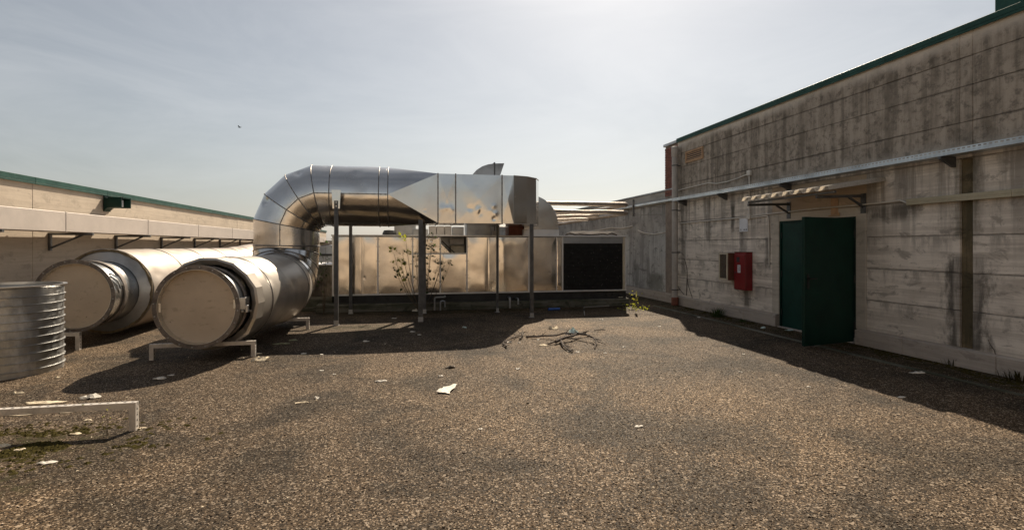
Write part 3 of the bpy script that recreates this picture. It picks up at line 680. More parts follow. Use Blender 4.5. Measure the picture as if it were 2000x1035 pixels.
# --- second duct behind
D2 = thing('air_duct', 'low duct by the left wall with beige cladding and bare front neck', 'air duct')
c2 = Vector((-5.20, 9.35, 0.80)); d2 = Vector((0.0, 1, 0))
flange_end(D2, c2, d2, 0.58, 1.0, 0.52, 0.08)
m2 = Matrix.Translation(c2) @ Matrix(((-1, 0, 0, 0), (0, 0, 1, 0), (0, 1, 0, 0), (0, 0, 0, 1)))
b = MB(); b.lathe([(0.53, 0.36), (0.555, 0.36), (0.555, 0.45), (0.53, 0.45)], 64, m2, True); b.build('clamp_band', 'flange_steel', D2, ang=30)
b = MB(); b.lathe([(0.53, 0.86), (0.715, 0.90), (0.715, 0.94)], 64, m2); b.build('insulation_end', 'grey_zinc', D2, ang=30)
n = 72; b = MB(); vs = []
for k, (r_, h) in enumerate([(0.700, 0.875), (0.738, 0.865), (0.738, 0.93), (0.70, 0.93)]):
    for j in range(n):
        q = 2 * math.pi * j / n; w = mnoise.noise(Vector((math.cos(q) * 6, math.sin(q) * 6, k * 3.1))) * 0.014
        vs.append(m2 @ Vector(((r_ + w) * math.cos(q), (r_ + w) * math.sin(q), h + w)))
b.add(vs, [(k * n + j, k * n + (j + 1) % n, ((k + 1) % 4) * n + (j + 1) % n, ((k + 1) % 4) * n + j) for k in range(4) for j in range(n)], True); b.build('insulation_edge', 'insulation', D2)
cp = [c2 + d2 * 0.90] + [c2 + d2 * k for k in (2.35, 3.8, 5.3, 6.8)]
cp += [Vector((-5.17, 17.2, 0.84)), Vector((-5.1, 18.4, 0.92)), Vector((-5.1, 22, 0.92))]
clad(cp, 0.735, D2, 'cladding_matt', True, None)
b = MB()
for (q, k) in ((0.5, 0), (0.62, 1), (0.72, 2)):
    a = m2 @ Vector((-0.535 * math.cos(q), 0.535 * math.sin(q), 0.09 + 0.05 * k)); e = m2 @ Vector((-0.55 * math.cos(q - .45), 0.55 * math.sin(q - .45), 0.17 + 0.07 * k)); b.tube([a, a.lerp(e, .5) + Vector((.03, 0, .02)), e], 0.016, 6)
b.build('torn_tape', 'bright_zinc', D2)

# ------------------------------------------------------------------ perforated floor frames
def floor_frame(x0, x1, y, h, w, label, dy=0.0):
    t = thing('floor_frame', label, 'support frame', group='low perforated steel frames')
    rot = Matrix.Translation((x0, y, 0)) @ Matrix.Rotation(dy, 4, 'Z')
    L = x1 - x0
    b = MB(); b.box(0, L, -w / 2 + .004, w / 2 - .004, h - w, h - 0.006); b.build('beam', 'bench_steel', t).matrix_local = rot
    b = MB(); b.perf((0, -w / 2, h), (1, 0, 0), (0, 1, 0), L, w, 0.062, 1, 0.022, 0.012); b.perf((0, -w / 2, h - w), (1, 0, 0), (0, 0, 1), L, w, 9, 1, 0.001, 0.001)
    b.build('slotted_rail', 'bench_steel', t).matrix_local = rot
    b = MB()
    for k in range(int(L / .062)): xh = (k + .5) * L / int(L / .062); b.box(xh - .009, xh + .009, -.006, .006, h - .004, h + .0012)
    b.build('rail_holes', 'dark_steel', t).matrix_local = rot
    for xx in (0, L - w):
        b = MB(); b.box(xx + .003, xx + w - .003, -w / 2 + .003, w / 2 - .003, 0, h - w - .001)
        b.perf((xx, -w / 2, 0), (0, 0, 1), (1, 0, 0), h - w, w, 0.055, 1, 0.012, 0.012); b.perf((xx + w, -w / 2, 0), (0, 0, 1), (0, 1, 0), h, w, 0.055, 1, 0.012, 0.012)
        b.build('leg', 'bench_steel', t).matrix_local = rot
        b = MB()
        for k in range(4):
            zz = 0.035 + k * 0.05
            b.box(xx + w - .003, xx + w + .0015, -.006, .006, zz - .006, zz + .006)
        b.build('leg_holes', 'dark_steel', t).matrix_local = rot
    return t
floor_frame(-3.72, -2.31, 5.03, 0.245, 0.052, 'nearest low pale steel frame standing empty on mossy deck', R(-0.6))
floor_frame(-3.54, -2.17, 8.03, 0.225, 0.055, 'low steel frame carrying the front end of the nearer duct')
floor_frame(-3.10, -1.86, 10.42, 0.22, 0.055, 'low steel frame under the rear of the nearer duct')
floor_frame(-6.2, -4.95, 9.06, 0.27, 0.055, 'low steel frame under the mouth of the far left duct')

# ------------------------------------------------------------------ ribbed drum
t = thing('metal_drum', 'open galvanised ribbed drum standing at the left edge', 'drum')
dm = Matrix.Translation((-5.03, 7.66, 0)); RD = 0.575
prof = []; nr = 10; H = 1.10
z = 0.0
prof.append((RD, 0.0))
for k in range(nr):
    zz = 0.075 + k * 0.1
    prof += [(RD, zz - 0.010), (RD + 0.015, zz - 0.004), (RD + 0.015, zz + 0.003), (RD, zz + 0.007)]
prof += [(RD, H - 0.02)]
b = MB(); n = 96; b.lathe(prof, n, dm)
b.v = [(x + mnoise.noise(Vector((x, y, z)) * 3) * .004, y + mnoise.noise(Vector((y, z, x)) * 3) * .004, z) for x, y, z in b.v]
b.build('shell', 'zinc_drum', t, ang=60)
b = MB(); b.lathe([(RD - 0.003, 0.02), (RD - 0.003, H - 0.02)], 72, dm); b.lathe([(RD - 0.003, 0.02), (0.001, 0.02)], 72, dm); b.build('lining', 'grey_zinc', t)
b = MB(); b.lathe([(RD - 0.006, H - 0.025), (RD + 0.004, H - 0.03), (RD + 0.035, H - 0.008), (RD + 0.037, H + 0.004), (RD + 0.015, H + 0.006), (RD - 0.006, H + 0.006)], 96, dm, True); b.build('rim', 'bright_zinc', t, ang=40)

# ------------------------------------------------------------------ air handling unit
UY, UB = 12.85, 15.1
UX0, UX1 = -1.78, 5.73
UZ0, UZ1 = 0.40, 1.86
px2x = lambda px: on_y(px, 480, UY).x
pl = MB(); pl.box(UX0 - 0.35, UX1 + 0.04, UY - 0.13, UB + 0.1, 0, 0.20); p_ = pl.build('concrete_plinth', 'mossy_concrete', bevel=0.015)
tag(p_, 'low mossy concrete plinth under the long metal unit', 'plinth')
U = thing('air_handling_unit', 'long metal-panelled air handling unit with a black coil at its right', 'air handler')
b = MB(); b.box(UX0 + 0.02, px2x(860), UY + 0.05, UB, UZ0, UZ1 - 0.03); b.box(px2x(912), UX1 - 0.02, UY + 0.05, UB, UZ0, UZ1 - 0.03)
b.box(px2x(860), px2x(912), UY + 0.05, UB, UZ0, 1.38); b.box(px2x(860), px2x(912), UY + 0.6, UB, 1.38, UZ1 - .03); b.build('casing', 'grey_zinc', U)
b = MB(); b.box(UX0 - 0.02, UX1 + 0.02, UY - 0.04, UB + 0.03, UZ1 - 0.028, UZ1 + 0.006); b.build('roof_sheet', 'frame_alu', U, bevel=0.005)
cuts = [648, 738, 806, 860, 912, 973, 1033, 1087, 1099]
def panel(x0, x1, z0, z1, m='panel_metal', name='panel'):
    b = MB(); na, nb = 30, 44; vs = []; seed = random.uniform(0, 90); DN = [(random.uniform(x0 + .05, x1 - .05), random.uniform(z0 + .1, z1 - .08), random.uniform(.02, .05), random.uniform(.003, .009)) for _ in range(random.choice((0, 0, 1, 2, 5)))] if x1 - x0 > .2 else []
    for c in range(nb + 1):
        for a in range(na + 1):
            u, v = a / na, c / nb; p = Vector((x0 + (x1 - x0) * u, UY + 0.012, z0 + (z1 - z0) * v))
            e = min(1, 7 * u * (1 - u), 9 * v * (1 - v))
            p.y -= e * (mnoise.noise(Vector((p.x * 2.2 + seed, 0, p.z * 1.3))) * 0.010 + 0.004) - sum(d * math.exp(-((p.x - a_) ** 2 + (p.z - c_) ** 2) / (w_ * w_)) for a_, c_, w_, d in DN); vs.append(p)
    b.add(vs, [(c * (na + 1) + a, c * (na + 1) + a + 1, (c + 1) * (na + 1) + a + 1, (c + 1) * (na + 1) + a) for c in range(nb) for a in range(na)], True)
    b.box(x0, x1, UY + 0.014, UY + 0.045, z0, z1)
    return b.build(name, m, U, ang=50)
for a, c in zip(cuts, cuts[1:]):
    x0, x1 = px2x(a) + 0.014, px2x(c) - 0.014
    if a == 860:
        panel(x0, x1, UZ0 + 0.035, 1.385)
    elif a == 806:
        panel(x0, x1, UZ0 + 0.035, 1.385); panel(x0, x1, 1.42, UZ1 - 0.05)
    elif a == 648:
        xm = px2x(706); panel(x0, xm - .002, UZ0 + 0.035, UZ1 - 0.05); panel(xm + .002, x1, UZ0 + 0.035, UZ1 - 0.05)
    elif a == 912:
        xm = px2x(953); panel(x0, xm - .003, UZ0 + 0.035, UZ1 - 0.05); panel(xm + .003, x1, UZ0 + 0.035, UZ1 - 0.05)
    else: panel(x0, x1, UZ0 + 0.035, UZ1 - 0.05)
scr = MB()
for a in cuts + [1222]:
    x = px2x(a); w = 0.035 if a not in (1087,) else 0.02
    x_ = min(max(x, UX0 + w / 2), UX1 - w / 2)
    b = MB(); b.box(x_ - w / 2, x_ + w / 2, UY - 0.006, UY + 0.045, UZ0 + 0.03, UZ1 - 0.03); b.build('post', 'frame_alu', U, bevel=0.003)
    if a < 1099:
        for zz in (0.52, 0.86, 1.22, 1.58, 1.76):
            for s_ in (-1, 1): scr.box(x_ + s_ * 0.032 - .008, x_ + s_ * 0.032 + .008, UY - 0.006, UY + 0.01, zz - .008, zz + .008)
o = scr.build('screws', 'dark_steel', U); o['kind'] = 'stuff'
b = MB(); b.box(UX0, UX1, UY - 0.012, UY + 0.045, UZ0 - 0.005, UZ0 + 0.03); b.build('bottom_rail', 'frame_alu', U, bevel=0.004)
b = MB(); b.box(px2x(806), px2x(912), UY - 0.008, UY + 0.045, 1.388, 1.417); b.build('cross_rail', 'frame_alu', U, bevel=0.003)
# open bay with the works in view
x0, x1 = px2x(862), px2x(911)
b = MB(); b.box(x0 + 0.25, x1 - 0.02, UY + 0.25, UY + 0.6, 1.40, 1.60); b.build('motor_box', 'cream_frame', U, bevel=0.01)
b = MB(); b.box(x0 + 0.22, x1 - 0.05, UY + 0.12, UY + 0.3, 1.64, 1.78); b.build('terminal_box', 'pvc_grey', U, bevel=0.008)
b = MB(); b.bar((x0 + 0.02, UY + 0.15, 1.72), (x0 + 0.36, UY + 0.15, 1.40), 0.03, 0.03); b.build('stay', 'dark_steel', U)
b = MB(); b.add([(x0, UY + 0.3, 1.40), (x0 + 0.25, UY + 0.3, 1.40), (x0, UY + 0.3, 1.66)], [(0, 1, 2)]); b.box(x0, x0 + .01, UY + .3, UY + .4, 1.4, 1.66); b.build('gusset', 'panel_metal', U)
# coil
cx0, cx1 = px2x(1101), px2x(1217)
b = MB(); b.box(cx0 - 0.01, cx1, UY - 0.002, UY + 0.05, 1.66, UZ1 - 0.03); b.build('coil_header', 'grey_zinc', U, bevel=0.004)
cm = (cx0 + cx1) / 2
for (a, c) in ((cx0, cm - 0.003), (cm + 0.003, cx1 - 0.01)):
    b = MB(); b.box(a, c, UY + 0.035, UY + 0.05, UZ0 + 0.04, 1.655); nf = 46
    for k in range(nf):
        xx = a + (k + .5) * (c - a) / nf; b.box(xx - .003, xx + .003, UY + 0.012 + random.uniform(0, .006), UY + 0.036, UZ0 + 0.04, 1.655)
    for k in range(12): zz = UZ0 + .09 + k * .1; b.box(a, c, UY + 0.016, UY + 0.03, zz - .004, zz + .004)
    b.build('coil', 'black_fins', U)
b = MB()
for k in range(60):
    xx = random.uniform(cx0 + .04, cx1 - .05); zz = random.uniform(UZ0 + .1, 1.6); s_ = random.uniform(.0015, .004); b.box(xx - s_, xx + s_, UY + .004, UY + .012, zz - s_ * 2, zz + s_ * 2)
o = b.build('lint_specks', 'pvc_grey', U); o['kind'] = 'stuff'
b = MB(); b.box(cx1 - 0.008, UX1 - 0.036, UY - 0.003, UY + .045, UZ0 + .031, UZ1 - .031); b.build('end_strip', 'cream_frame', U)
# base beam with holes, feet
b = MB(); b.box(UX0 + 0.05, UX1 + 0.01, UY + 0.03, UY + 0.08, 0.225, UZ0 - 0.006); b.box(UX0 + 0.05, UX1 + 0.01, UY - 0.02, UY + 0.08, 0.382, 0.394); b.box(UX0 + 0.05, UX1 + 0.01, UY - 0.02, UY + 0.03, 0.205, 0.222); b.build('base_beam', 'dark_steel', U)
b = MB()
for px in (690, 733, 757, 880, 992, 1017, 1053, 1155, 1184, 1196):
    x = px2x(px); b.lathe([(0.03, 0.0), (0.036, -0.004), (0.0001, 0.002)], 16, Matrix.Translation((x, UY + 0.026, 0.31)) @ Matrix.Rotation(R(90), 4, 'X'))
o = b.build('beam_holes', 'handle_black', U)
# drain pipes
def pipe_thing(name, label, cat, pts, r, m, group=None, n=10):
    b = MB(); b.tube(pts, r, n); o = b.build(name, m); return tag(o, label, cat, group)
def bend(pts, rad=0.05, k=4):
    pts = [Vector(p) for p in pts]; out = [pts[0]]
    for i in range(1, len(pts) - 1):
        a = (pts[i - 1] - pts[i]); c = (pts[i + 1] - pts[i]); q = min(rad, a.length * .45, c.length * .45); a.normalize(); c.normalize()
        for j in range(k + 1):
            t_ = j / k; p0 = pts[i] + a * q; p2 = pts[i] + c * q; out.append(p0 * (1 - t_) ** 2 + pts[i] * 2 * t_ * (1 - t_) + p2 * t_ * t_)
    out.append(pts[-1]); return out
x = px2x(848)
pipe_thing('drain_pipe', 'bent grey drain pipe with a trap below the open bay', 'pipe', bend([(x + .26, UY + .02, .34), (x + .26, UY - .2, .34), (x, UY - .2, .34), (x, UY - .2, .02)], .06), 0.022, 'grey_zinc')
pipe_thing('drain_pipe', 'small looped grey drain pipe beside the bent one', 'pipe', bend([(x + .14, UY - .22, .02), (x + .14, UY - .22, .25), (x + .25, UY - .22, .25), (x + .25, UY - .22, .10)], .05), 0.02, 'grey_zinc')
x = px2x(993)
pipe_thing('drain_pipe', 'short upright grey drain pipe behind the thin post', 'pipe', bend([(x, UY + .02, .29), (x, UY - .2, .29), (x, UY - .2, .03)], .05), 0.028, 'grey_zinc')
x = px2x(1009)
pipe_thing('drain_pipe', 'short hooked drain pipe right of the upright one', 'pipe', bend([(x - .05, UY + .02, .27), (x, UY - .2, .26), (x, UY - .2, .12)], .05), 0.022, 'grey_zinc')

# side cabinet left of the unit
t = thing('metal_cabinet', 'low sunlit-topped metal cabinet between riser and long unit', 'cabinet')
b = MB(); b.box(-2.75, UX0 - 0.04, 13.2, 14.6, 0.35, 1.12); b.build('casing', 'panel_metal', t, bevel=0.01)
b = MB(); b.box(-2.8, UX0 - 0.03, 13.15, 14.65, 1.121, 1.15); b.build('lid', 'frame_alu', t, bevel=0.005)
b = MB(); b.box(-2.75, UX0 - 0.04, 13.2, 14.6, 0.0, 0.345); b.build('base', 'mossy_concrete', t, bevel=0.01)
t = thing('metal_hood', 'rounded blue-grey metal hood behind the low cabinet', 'hood')
b = MB(); b.prism([(-3.1, 0)] + [(-2.3 - 0.8 * math.cos(R(a)), 1.0 + 0.62 * math.sin(R(a))) for a in range(0, 181, 15)] + [(-1.5, 0)], 16.0, 17.2, 'y'); b.build('hood_shell', 'grey_zinc', t, bevel=0.01, ang=25)
b = MB(); b.box(-3.15, -1.45, 15.97, 16.0, 1.30, 1.36); b.build('edge_rail', 'dark_steel', t)

# cowl on the roof of the unit
t = thing('exhaust_cowl', 'curved grey metal cowl rising above the square plenum', 'cowl')
cy = 13.6
P_ = lambda px, py: (on_y(px, py, cy).x, on_y(px, py, cy).z)
arc = [P_(*q) for q in ((918, 352), (922, 342), (931, 332), (942, 325), (954, 321), (966, 319.5), (985, 319), (981, 331), (976, 346))]
base = [(arc[-1][0], UZ1 + .006), (arc[0][0], UZ1 + .006)]
b = MB(); b.prism(arc + base, cy, cy + 0.75, 'y'); b.build('cowl_shell', 'grey_zinc', t, bevel=0.004, ang=25)
xx, z1 = P_(966, 318); b = MB(); b.box(xx - .015, xx + .015, cy - 0.02, cy + 0.77, UZ1 + .01, z1 + 0.01); b.build('stiffener', 'post_steel', t)

# boxes on the roof of the unit
def roof_box(name, label, cat, pa, pb, y, d, m, top=None):
    a = on_y(pa, 461, y).x; c = on_y(pb, 461, y).x
    b = MB(); b.box(a, c, y, y + d, UZ1 + 0.007, top); o = b.build(name, m, bevel=0.01); tag(o, label, cat); return o
roof_box('fan_box', 'pale ribbed fan box on the unit roof left of the middle post', 'box', 770, 812, 13.2, 0.7, 'grey_zinc', 2.12)
roof_box('junction_box', 'small dark box on the unit roof behind the middle post', 'box', 806, 836, 12.98, 0.15, 'grey_zinc', 2.02)
for k, (a, c) in enumerate(((838, 852), (853, 868), (869, 882))):
    roof_box('filter_box', ('leftmost', 'middle', 'rightmost')[k] + ' of three pale square boxes under the plenum', 'box', a, c, 13.1, 0.3, 'pvc_grey', 2.10)
roof_box('control_box', 'grey control box with dark lid under the plenum', 'box', 884, 906, 13.0, 0.25, 'grey_zinc', 2.08)
roof_box('damper_box', 'wide grey damper box under the plenum middle', 'box', 912, 958, 13.0, 0.6, 'grey_zinc', 2.16)
roof_box('relay_box', 'small white relay box under the plenum', 'box', 962, 971, 12.95, 0.12, 'pvc_grey', 1.98)
roof_box('duct_collar', 'brown rusted collar box under the plenum bend', 'box', 994, 1024, 13.1, 0.5, 'rust_red', 2.10)
b = MB(); c_ = on_y(760, 457, 13.0); b.lathe([(0.16, UZ1 + .007), (0.17, UZ1 + .04), (0.13, UZ1 + .12), (0.0001, UZ1 + .14)], 20, Matrix.Translation((c_.x, 13.1, 0))); tag(b.build('roof_fan', 'dark_steel', None), 'dark round fan cap on the unit roof under the round duct', 'fan')

# insulated pipes to the right
y0 = 13.75
def ipipe(label, y, pyL, pyR, back, m='insul_alu', r=0.062, pxr=1226):
    a = on_y(1060, pyL, y); c = on_y(pxr, pyR, y)
    pts = bend([a, c, c + Vector((0.0, back, -0.03))], 0.16, 6)
    fine = []
    for i in range(len(pts) - 1):
        L = (pts[i + 1] - pts[i]).length; k = max(1, int(L / 0.22))
        for j in range(k):
            q = pts[i].lerp(pts[i + 1], j / k); fine.append(q + Vector((0, mnoise.noise(q * 3) * .014, mnoise.noise(q * 2.3 + Vector((5, 1, 2))) * .02)))
    fine.append(pts[-1]); pipe_thing('insulated_pipe', label, 'pipe', fine, [r * (1 + 0.12 * mnoise.noise(q * 6)) for q in fine], m, 'foil-wrapped pipes above the unit', 14)
ipipe('topmost foil-wrapped pipe running right above the black coil', 13.75, 397, 400, 9.0)
ipipe('second foil-wrapped pipe, below the topmost one', 13.70, 413, 416, 8.0)
ipipe('thin foil-wrapped pipe lowest of those above the coil', 14.3, 431, 428, 6.0, 'insul_alu', 0.04, 1150)
ipipe('thin foil-wrapped pipe between the second and the lowest', 14.25, 424, 421, 6.5, 'insul_alu', 0.045, 1170)
e = on_y(1233, 398, 13.75)
t = thing('pipe_hanger', 'small steel clamp post at the bend of the foil pipes', 'bracket')
b = MB(); b.box(e.x + .05, e.x + .09, 13.73, 13.79, e.z - .36, e.z + .12); b.build('post', 'post_steel', t)
b = MB(); b.box(e.x - .1, LX - .001, 13.75, 13.77, e.z - .09, e.z - .075); b.build('arm', 'pvc_grey', t)
b = MB(); b.box(e.x - .1, LX - .001, 13.75, 13.77, e.z - .32, e.z - .305); b.build('arm', 'pvc_grey', t)
rng_lab = ['long wavy cable lying along the right end of unit roof', 'tangled short cable on the unit roof above the coil', 'thin loose cable beside the tangle on unit roof']
for k in range(3):
    pts = []
    for i in range(12):
        f = i / 11; p = on_y(1105 + 100 * f + k * 4, 458 - k * 3, 13.1 + 0.25 * k)
        pts.append(Vector((p.x, p.y + 0.1 * mnoise.noise(Vector((f * 4, k, 0))), UZ1 + 0.03 + 0.05 * k + 0.10 * abs(mnoise.noise(Vector((f * 5, k * 7, 3)))))))
    pipe_thing('cable', rng_lab[k], 'cable', pts, 0.02, 'pvc_grey' if k else 'bark', None, 6)

# support posts (slotted channels)
def post(px, py, top, w, label, bracket=False):
    f = on_z(px, py); t = thing('support_post', label, 'post', group='slotted steel posts carrying the duct')
    x, y = f.x, f.y
    b = MB(); b.perf((x - w / 2, y - w / 2, 0.01), (0, 0, 1), (1, 0, 0), top - .01, w, 0.07, 1, 0.030, 0.013)
    b.box(x - w / 2 + .0005, x - w / 2 + .005, y - w / 2 + .001, y + w / 2, 0.01, top); b.box(x + w / 2 - .005, x + w / 2 - .0005, y - w / 2 + .001, y + w / 2, 0.01, top)
    b.box(x - w / 2 + .006, x + w / 2 - .006, y + w / 2 - .006, y + w / 2 - .001, .01, top); b.build('channel', 'post_steel', t)
    b = MB(); b.box(x - .055, x + .055, y - .055, y + .055, 0, 0.009); b.box(x - w / 2 - .008, x + w / 2 + .008, y - w / 2 - .007, y - w / 2 - .002, .01, .10); b.build('foot_plate', 'grey_zinc', t)
    if bracket:
        b = MB(); b.prism([(x - .07, top - .16), (x + .07, top - .16), (x + .09, top + .22), (x - .09, top + .22)], y - .035, y - .028, 'y'); b.build('saddle_plate', 'panel_metal', t, bevel=.002)
    return t
z1 = on_y(657, 394, 11.02).z
post(657, 635, z1, 0.078, 'front left slotted post with a saddle plate at its top', True)
post(685, 612.5, 2.18, 0.072, 'rear left slotted post close behind the front left one')
post(821.5, 627.7, 2.15, 0.092, 'front middle slotted post, thickest, before the branching shrub')
post(828.5, 611.8, 2.15, 0.08, 'rear middle slotted post half hidden behind the thickest one')
post(971.3, 609.6, 2.08, 0.05, 'thinnest slotted post, under the plenum right part')
post(1038.3, 619.5, 2.085, 0.075, 'rightmost slotted post, under the plenum bend')
# cross beams at their tops
for k, (y_a, y_b, px, py, zt) in enumerate(((11.0, 12.4, 824, 627, 2.085),)):
    pass

# ------------------------------------------------------------------ fittings on the tall wall
# downpipe
t = thing('downpipe', 'tall grey plastic downpipe at the corner of the tall wall', 'pipe')
dpx, dpy = WX - 0.16, 12.62
b = MB(); b.tube([(dpx, dpy, 0.16), (dpx, dpy, 4.05)], 0.078, 20); b.build('pipe', 'pvc_grey', t)
b = MB(); b.lathe([(0.079, 3.98), (0.092, 4.0), (0.092, 4.25), (0.079, 4.26)], 20, Matrix.Translation((dpx, dpy, 0))); b.build('socket', 'pvc_grey', t)
b = MB(); b.lathe([(0.079, 0.0), (0.095, 0.02), (0.095, 0.2), (0.079, 0.22)], 20, Matrix.Translation((dpx, dpy, 0))); b.build('shoe', 'rust_red', t)
for zz in (0.42, 1.42, 2.55, 3.75):
    b = MB(); b.lathe([(0.079, zz - .015), (0.088, zz - .015), (0.088, zz + .015), (0.079, zz + .015)], 20, Matrix.Translation((dpx, dpy, 0)), True); b.box(dpx + .08, WX + .002, dpy - .012, dpy + .012, zz - .012, zz + .012); b.build('clamp', 'post_steel', t)
# vent grille
p0, p1 = on_x(1340, 313, WX), on_x(1374, 289, WX)
ya, yb = p1.y, p0.y; za, zb = 3.77, 4.07
t = thing('vent_grille', 'wooden framed louvred vent high on the tall wall', 'vent')
fr = MB(); w = 0.05
fr.box(WX - .03, WX + .006, ya, yb, za, za + w); fr.box(WX - .03, WX + .006, ya, yb, zb - w, zb); fr.box(WX - .03, WX + .006, ya, ya + w, za + w, zb - w); fr.box(WX - .03, WX + .006, yb - w, yb, za + w, zb - w); fr.build('frame', 'wood_frame', t, bevel=.004)
b = MB(); b.box(WX - .004, WX + .004, ya + w, yb - w, za + w, zb - w); b.build('backing', 'handle_black', t)
for k in range(4):
    zz = za + w + .025 + k * .05; b = MB(); b.prism([(WX - .03, zz - .018), (WX - .022, zz - .018), (WX - .005, zz + .012), (WX - .013, zz + .012)], ya + w, yb - w, 'y'); b.build('louvre', 'wood_frame', t)
# cable tray
t = thing('cable_tray', 'long perforated galvanised cable tray running along the tall wall', 'cable tray')
TZ = 2.79
for k in range(-4, 7):
    a, c = k * 2.1 - .4, k * 2.1 + 1.7
    if c > 12.6: c = 12.6
    b = MB(); b.perf((WX - .25, a + .002, TZ), (0, 1, 0), (0, 0, 1), c - a - .004, 0.075, 0.06, 2, 0.036, 0.017)
    b.box(WX - .249, WX - .04, a + .002, c - .002, TZ, TZ + .004); b.box(WX - .244, WX - .242, a + .002, c - .002, TZ + .078, TZ + .08); b.box(WX - .045, WX - .041, a + .002, c - .002, TZ + .004, TZ + .06)
    b.build('tray_length', 'tray_zinc', t)
for y in (12.3, 10.55, 8.55, 5.55, 3.4, 1.2, -1, -3.2, -5.4, -7.6):
    b = MB(); b.prism([(WX + .001, TZ - .14), (WX - .04, TZ - .14), (WX - .26, TZ - .035), (WX - .26, TZ - .003), (WX + .001, TZ - .003)], y - .018, y + .018, 'y'); b.build('bracket', 'post_steel', t)
b = MB(); b.box(LX - .16, LX - .02, 12.78, 30, 2.84, 2.90); tag(b.build('cable_duct', 'tray_zinc', bevel=.004), 'grey cable duct continuing along the lower wall top', 'cable tray')

# conduits
CX = WX - 0.022
def wpts(l, x=CX): return [on_x(a, b_, x) for a, b_ in l]
pu = on_x(1463.5, 338, CX); pl_ = on_x(1463.5, 423, CX)
t = thing('conduit', 'vertical grey conduit joining two junction boxes left of the door', 'conduit')
b = MB(); b.tube([(CX - .27, pu.y, pu.z), (CX - .27, pu.y, pl_.z)], 0.0135, 10) if False else b.tube([pu, Vector((CX, pu.y, pl_.z))], 0.0135, 10); b.build('tube', 'conduit_grey', t)
for q in (pu, Vector((CX, pu.y, pl_.z))):
    b = MB(); b.box(WX - .055, WX - .001, q.y - .055, q.y + .055, q.z - .055, q.z + .055); b.build('junction_box', 'conduit_grey', t, bevel=.006)
pipe_thing('cable', 'upper sagging white cable from downpipe to upper junction box', 'cable', wpts([(1325, 372), (1345, 366.5), (1365, 362), (1383, 357.5), (1400, 358.8), (1420, 355), (1438, 349.5), (1459, 341)]), 0.013, 'conduit_grey', None, 8)
pipe_thing('conduit', 'lower grey conduit running left from the lower junction box', 'conduit', wpts([(1329, 436.5), (1380, 431.5), (1420, 428), (1459, 424.5)]), 0.014, 'conduit_grey', None, 8)
pipe_thing('conduit', 'bent grey conduit dropping beside the left of the door', 'conduit', bend(wpts([(1468, 425), (1501, 421.5), (1502.5, 519)]), .07), 0.0135, 'conduit_grey', None, 8)
pipe_thing('conduit', 'long thin conduit crossing above the door to the trunking', 'conduit', wpts([(1468, 421.5), (1520, 416), (1600, 407), (1680, 400.5), (1740, 394.5), (1758, 391.5), (1772, 397)]), 0.0125, 'conduit_grey', None, 8)
pipe_thing('cable', 'sagging white cable on the lower wall beside the downpipe', 'cable', wpts([(1246, 450), (1258, 455), (1277, 457.5), (1294, 455), (1309, 449)], LX - .012), 0.017, 'conduit_grey', None, 8)
pipe_thing('cable', 'white cable on the lower wall above the coil corner', 'cable', wpts([(1150, 452), (1172, 449), (1195, 444.5), (1215, 446), (1236, 441.5)], LX - .012), 0.02, 'conduit_grey', None, 8)
# trunking
p0, p1 = on_x(1772, 400, WX - .05), on_x(2000, 387, WX - .05)
t = thing('trunking', 'long cream plastic trunking box on the wall right of the door', 'trunking')
yy = p0.y
for k, L in enumerate((1.33, 2.0, 2.0, 2.0, 2.0)):
    zt = 2.235
    b = MB(); b.box(WX - .07, WX - .007, yy - L + .003, yy, zt - .045, zt + .045); b.box(WX - .074, WX - .068, yy - L + .003, yy, zt - .003, zt + .043); b.build('trunking_length', 'trunking_cream', t, bevel=.004); yy -= L
# sign plate
p0, p1 = on_x(1444, 453, WX - .02), on_x(1460, 424, WX - .02)
t = thing('wall_sign', 'small white plate with three dark marks beside the conduit', 'sign')
b = MB(); b.box(WX - .02, WX - .006, p1.y, p0.y, p0.z, p1.z); b.build('plate', 'white_plate', t, bevel=.003)
for k, f in enumerate((0.78, 0.40, 0.16)):
    yc_ = p1.y + (p0.y - p1.y) * f; zc = p0.z + .045
    b = MB(); s_ = .018 if k else .022
    if k == 0:
        b.box(WX - .0215, WX - .0195, yc_ + .010, yc_ + .018, zc - s_, zc + s_); b.bar((WX - .0205, yc_ + .008, zc), (WX - .0205, yc_ - .014, zc - s_), .002, .008, (1, 0, 0)); b.bar((WX - .0205, yc_ + .008, zc), (WX - .0205, yc_ - .010, zc + s_ * .6), .002, .007, (1, 0, 0))
    else: b.prism([(yc_ - s_, zc - .012), (yc_ + s_, zc - .012), (yc_ + s_, zc + .008), (yc_, zc + .016), (yc_ - s_, zc + .008)], WX - .0215, WX - .0195, 'x')
    b.build('printed_mark', 'print_dark', t)

# red hose cabinet and extinguisher cabinet
ya, yb, za, zb, xf = 9.66, 10.05, 0.645, 1.455, WX - .175
t = thing('hose_cabinet', 'red metal fire cabinet with small window and white sticker', 'fire cabinet')
b = MB(); b.box(xf + .012, WX - .001, ya, yb, za, zb); b.build('body', 'red_paint', t, bevel=.006)
b = MB(); b.box(xf - .006, xf + .011, ya + .008, yb - .008, za + .012, zb - .045); b.build('door', 'red_paint', t, bevel=.005); dr = COL.objects[-1] if False else t.children[-1]
b = MB(); b.box(xf + .004, WX - .002, ya - .008, yb + .008, zb + .001, zb + .014); b.build('lid', 'brown_red', t, bevel=.004)
b = MB(); b.box(xf - .009, xf - .0055, ya + .19, ya + .29, 1.245, 1.355); b.build('window', 'print_dark', dr)
b = MB(); b.box(xf - .0085, xf - .0055, ya + .16, ya + .255, 1.02, 1.185); b.build('sticker', 'white_plate', dr)
b = MB(); b.box(xf - .012, xf - .0055, ya + .31, ya + .35, 1.005, 1.035); b.build('lock', 'post_steel', dr)
b = MB()
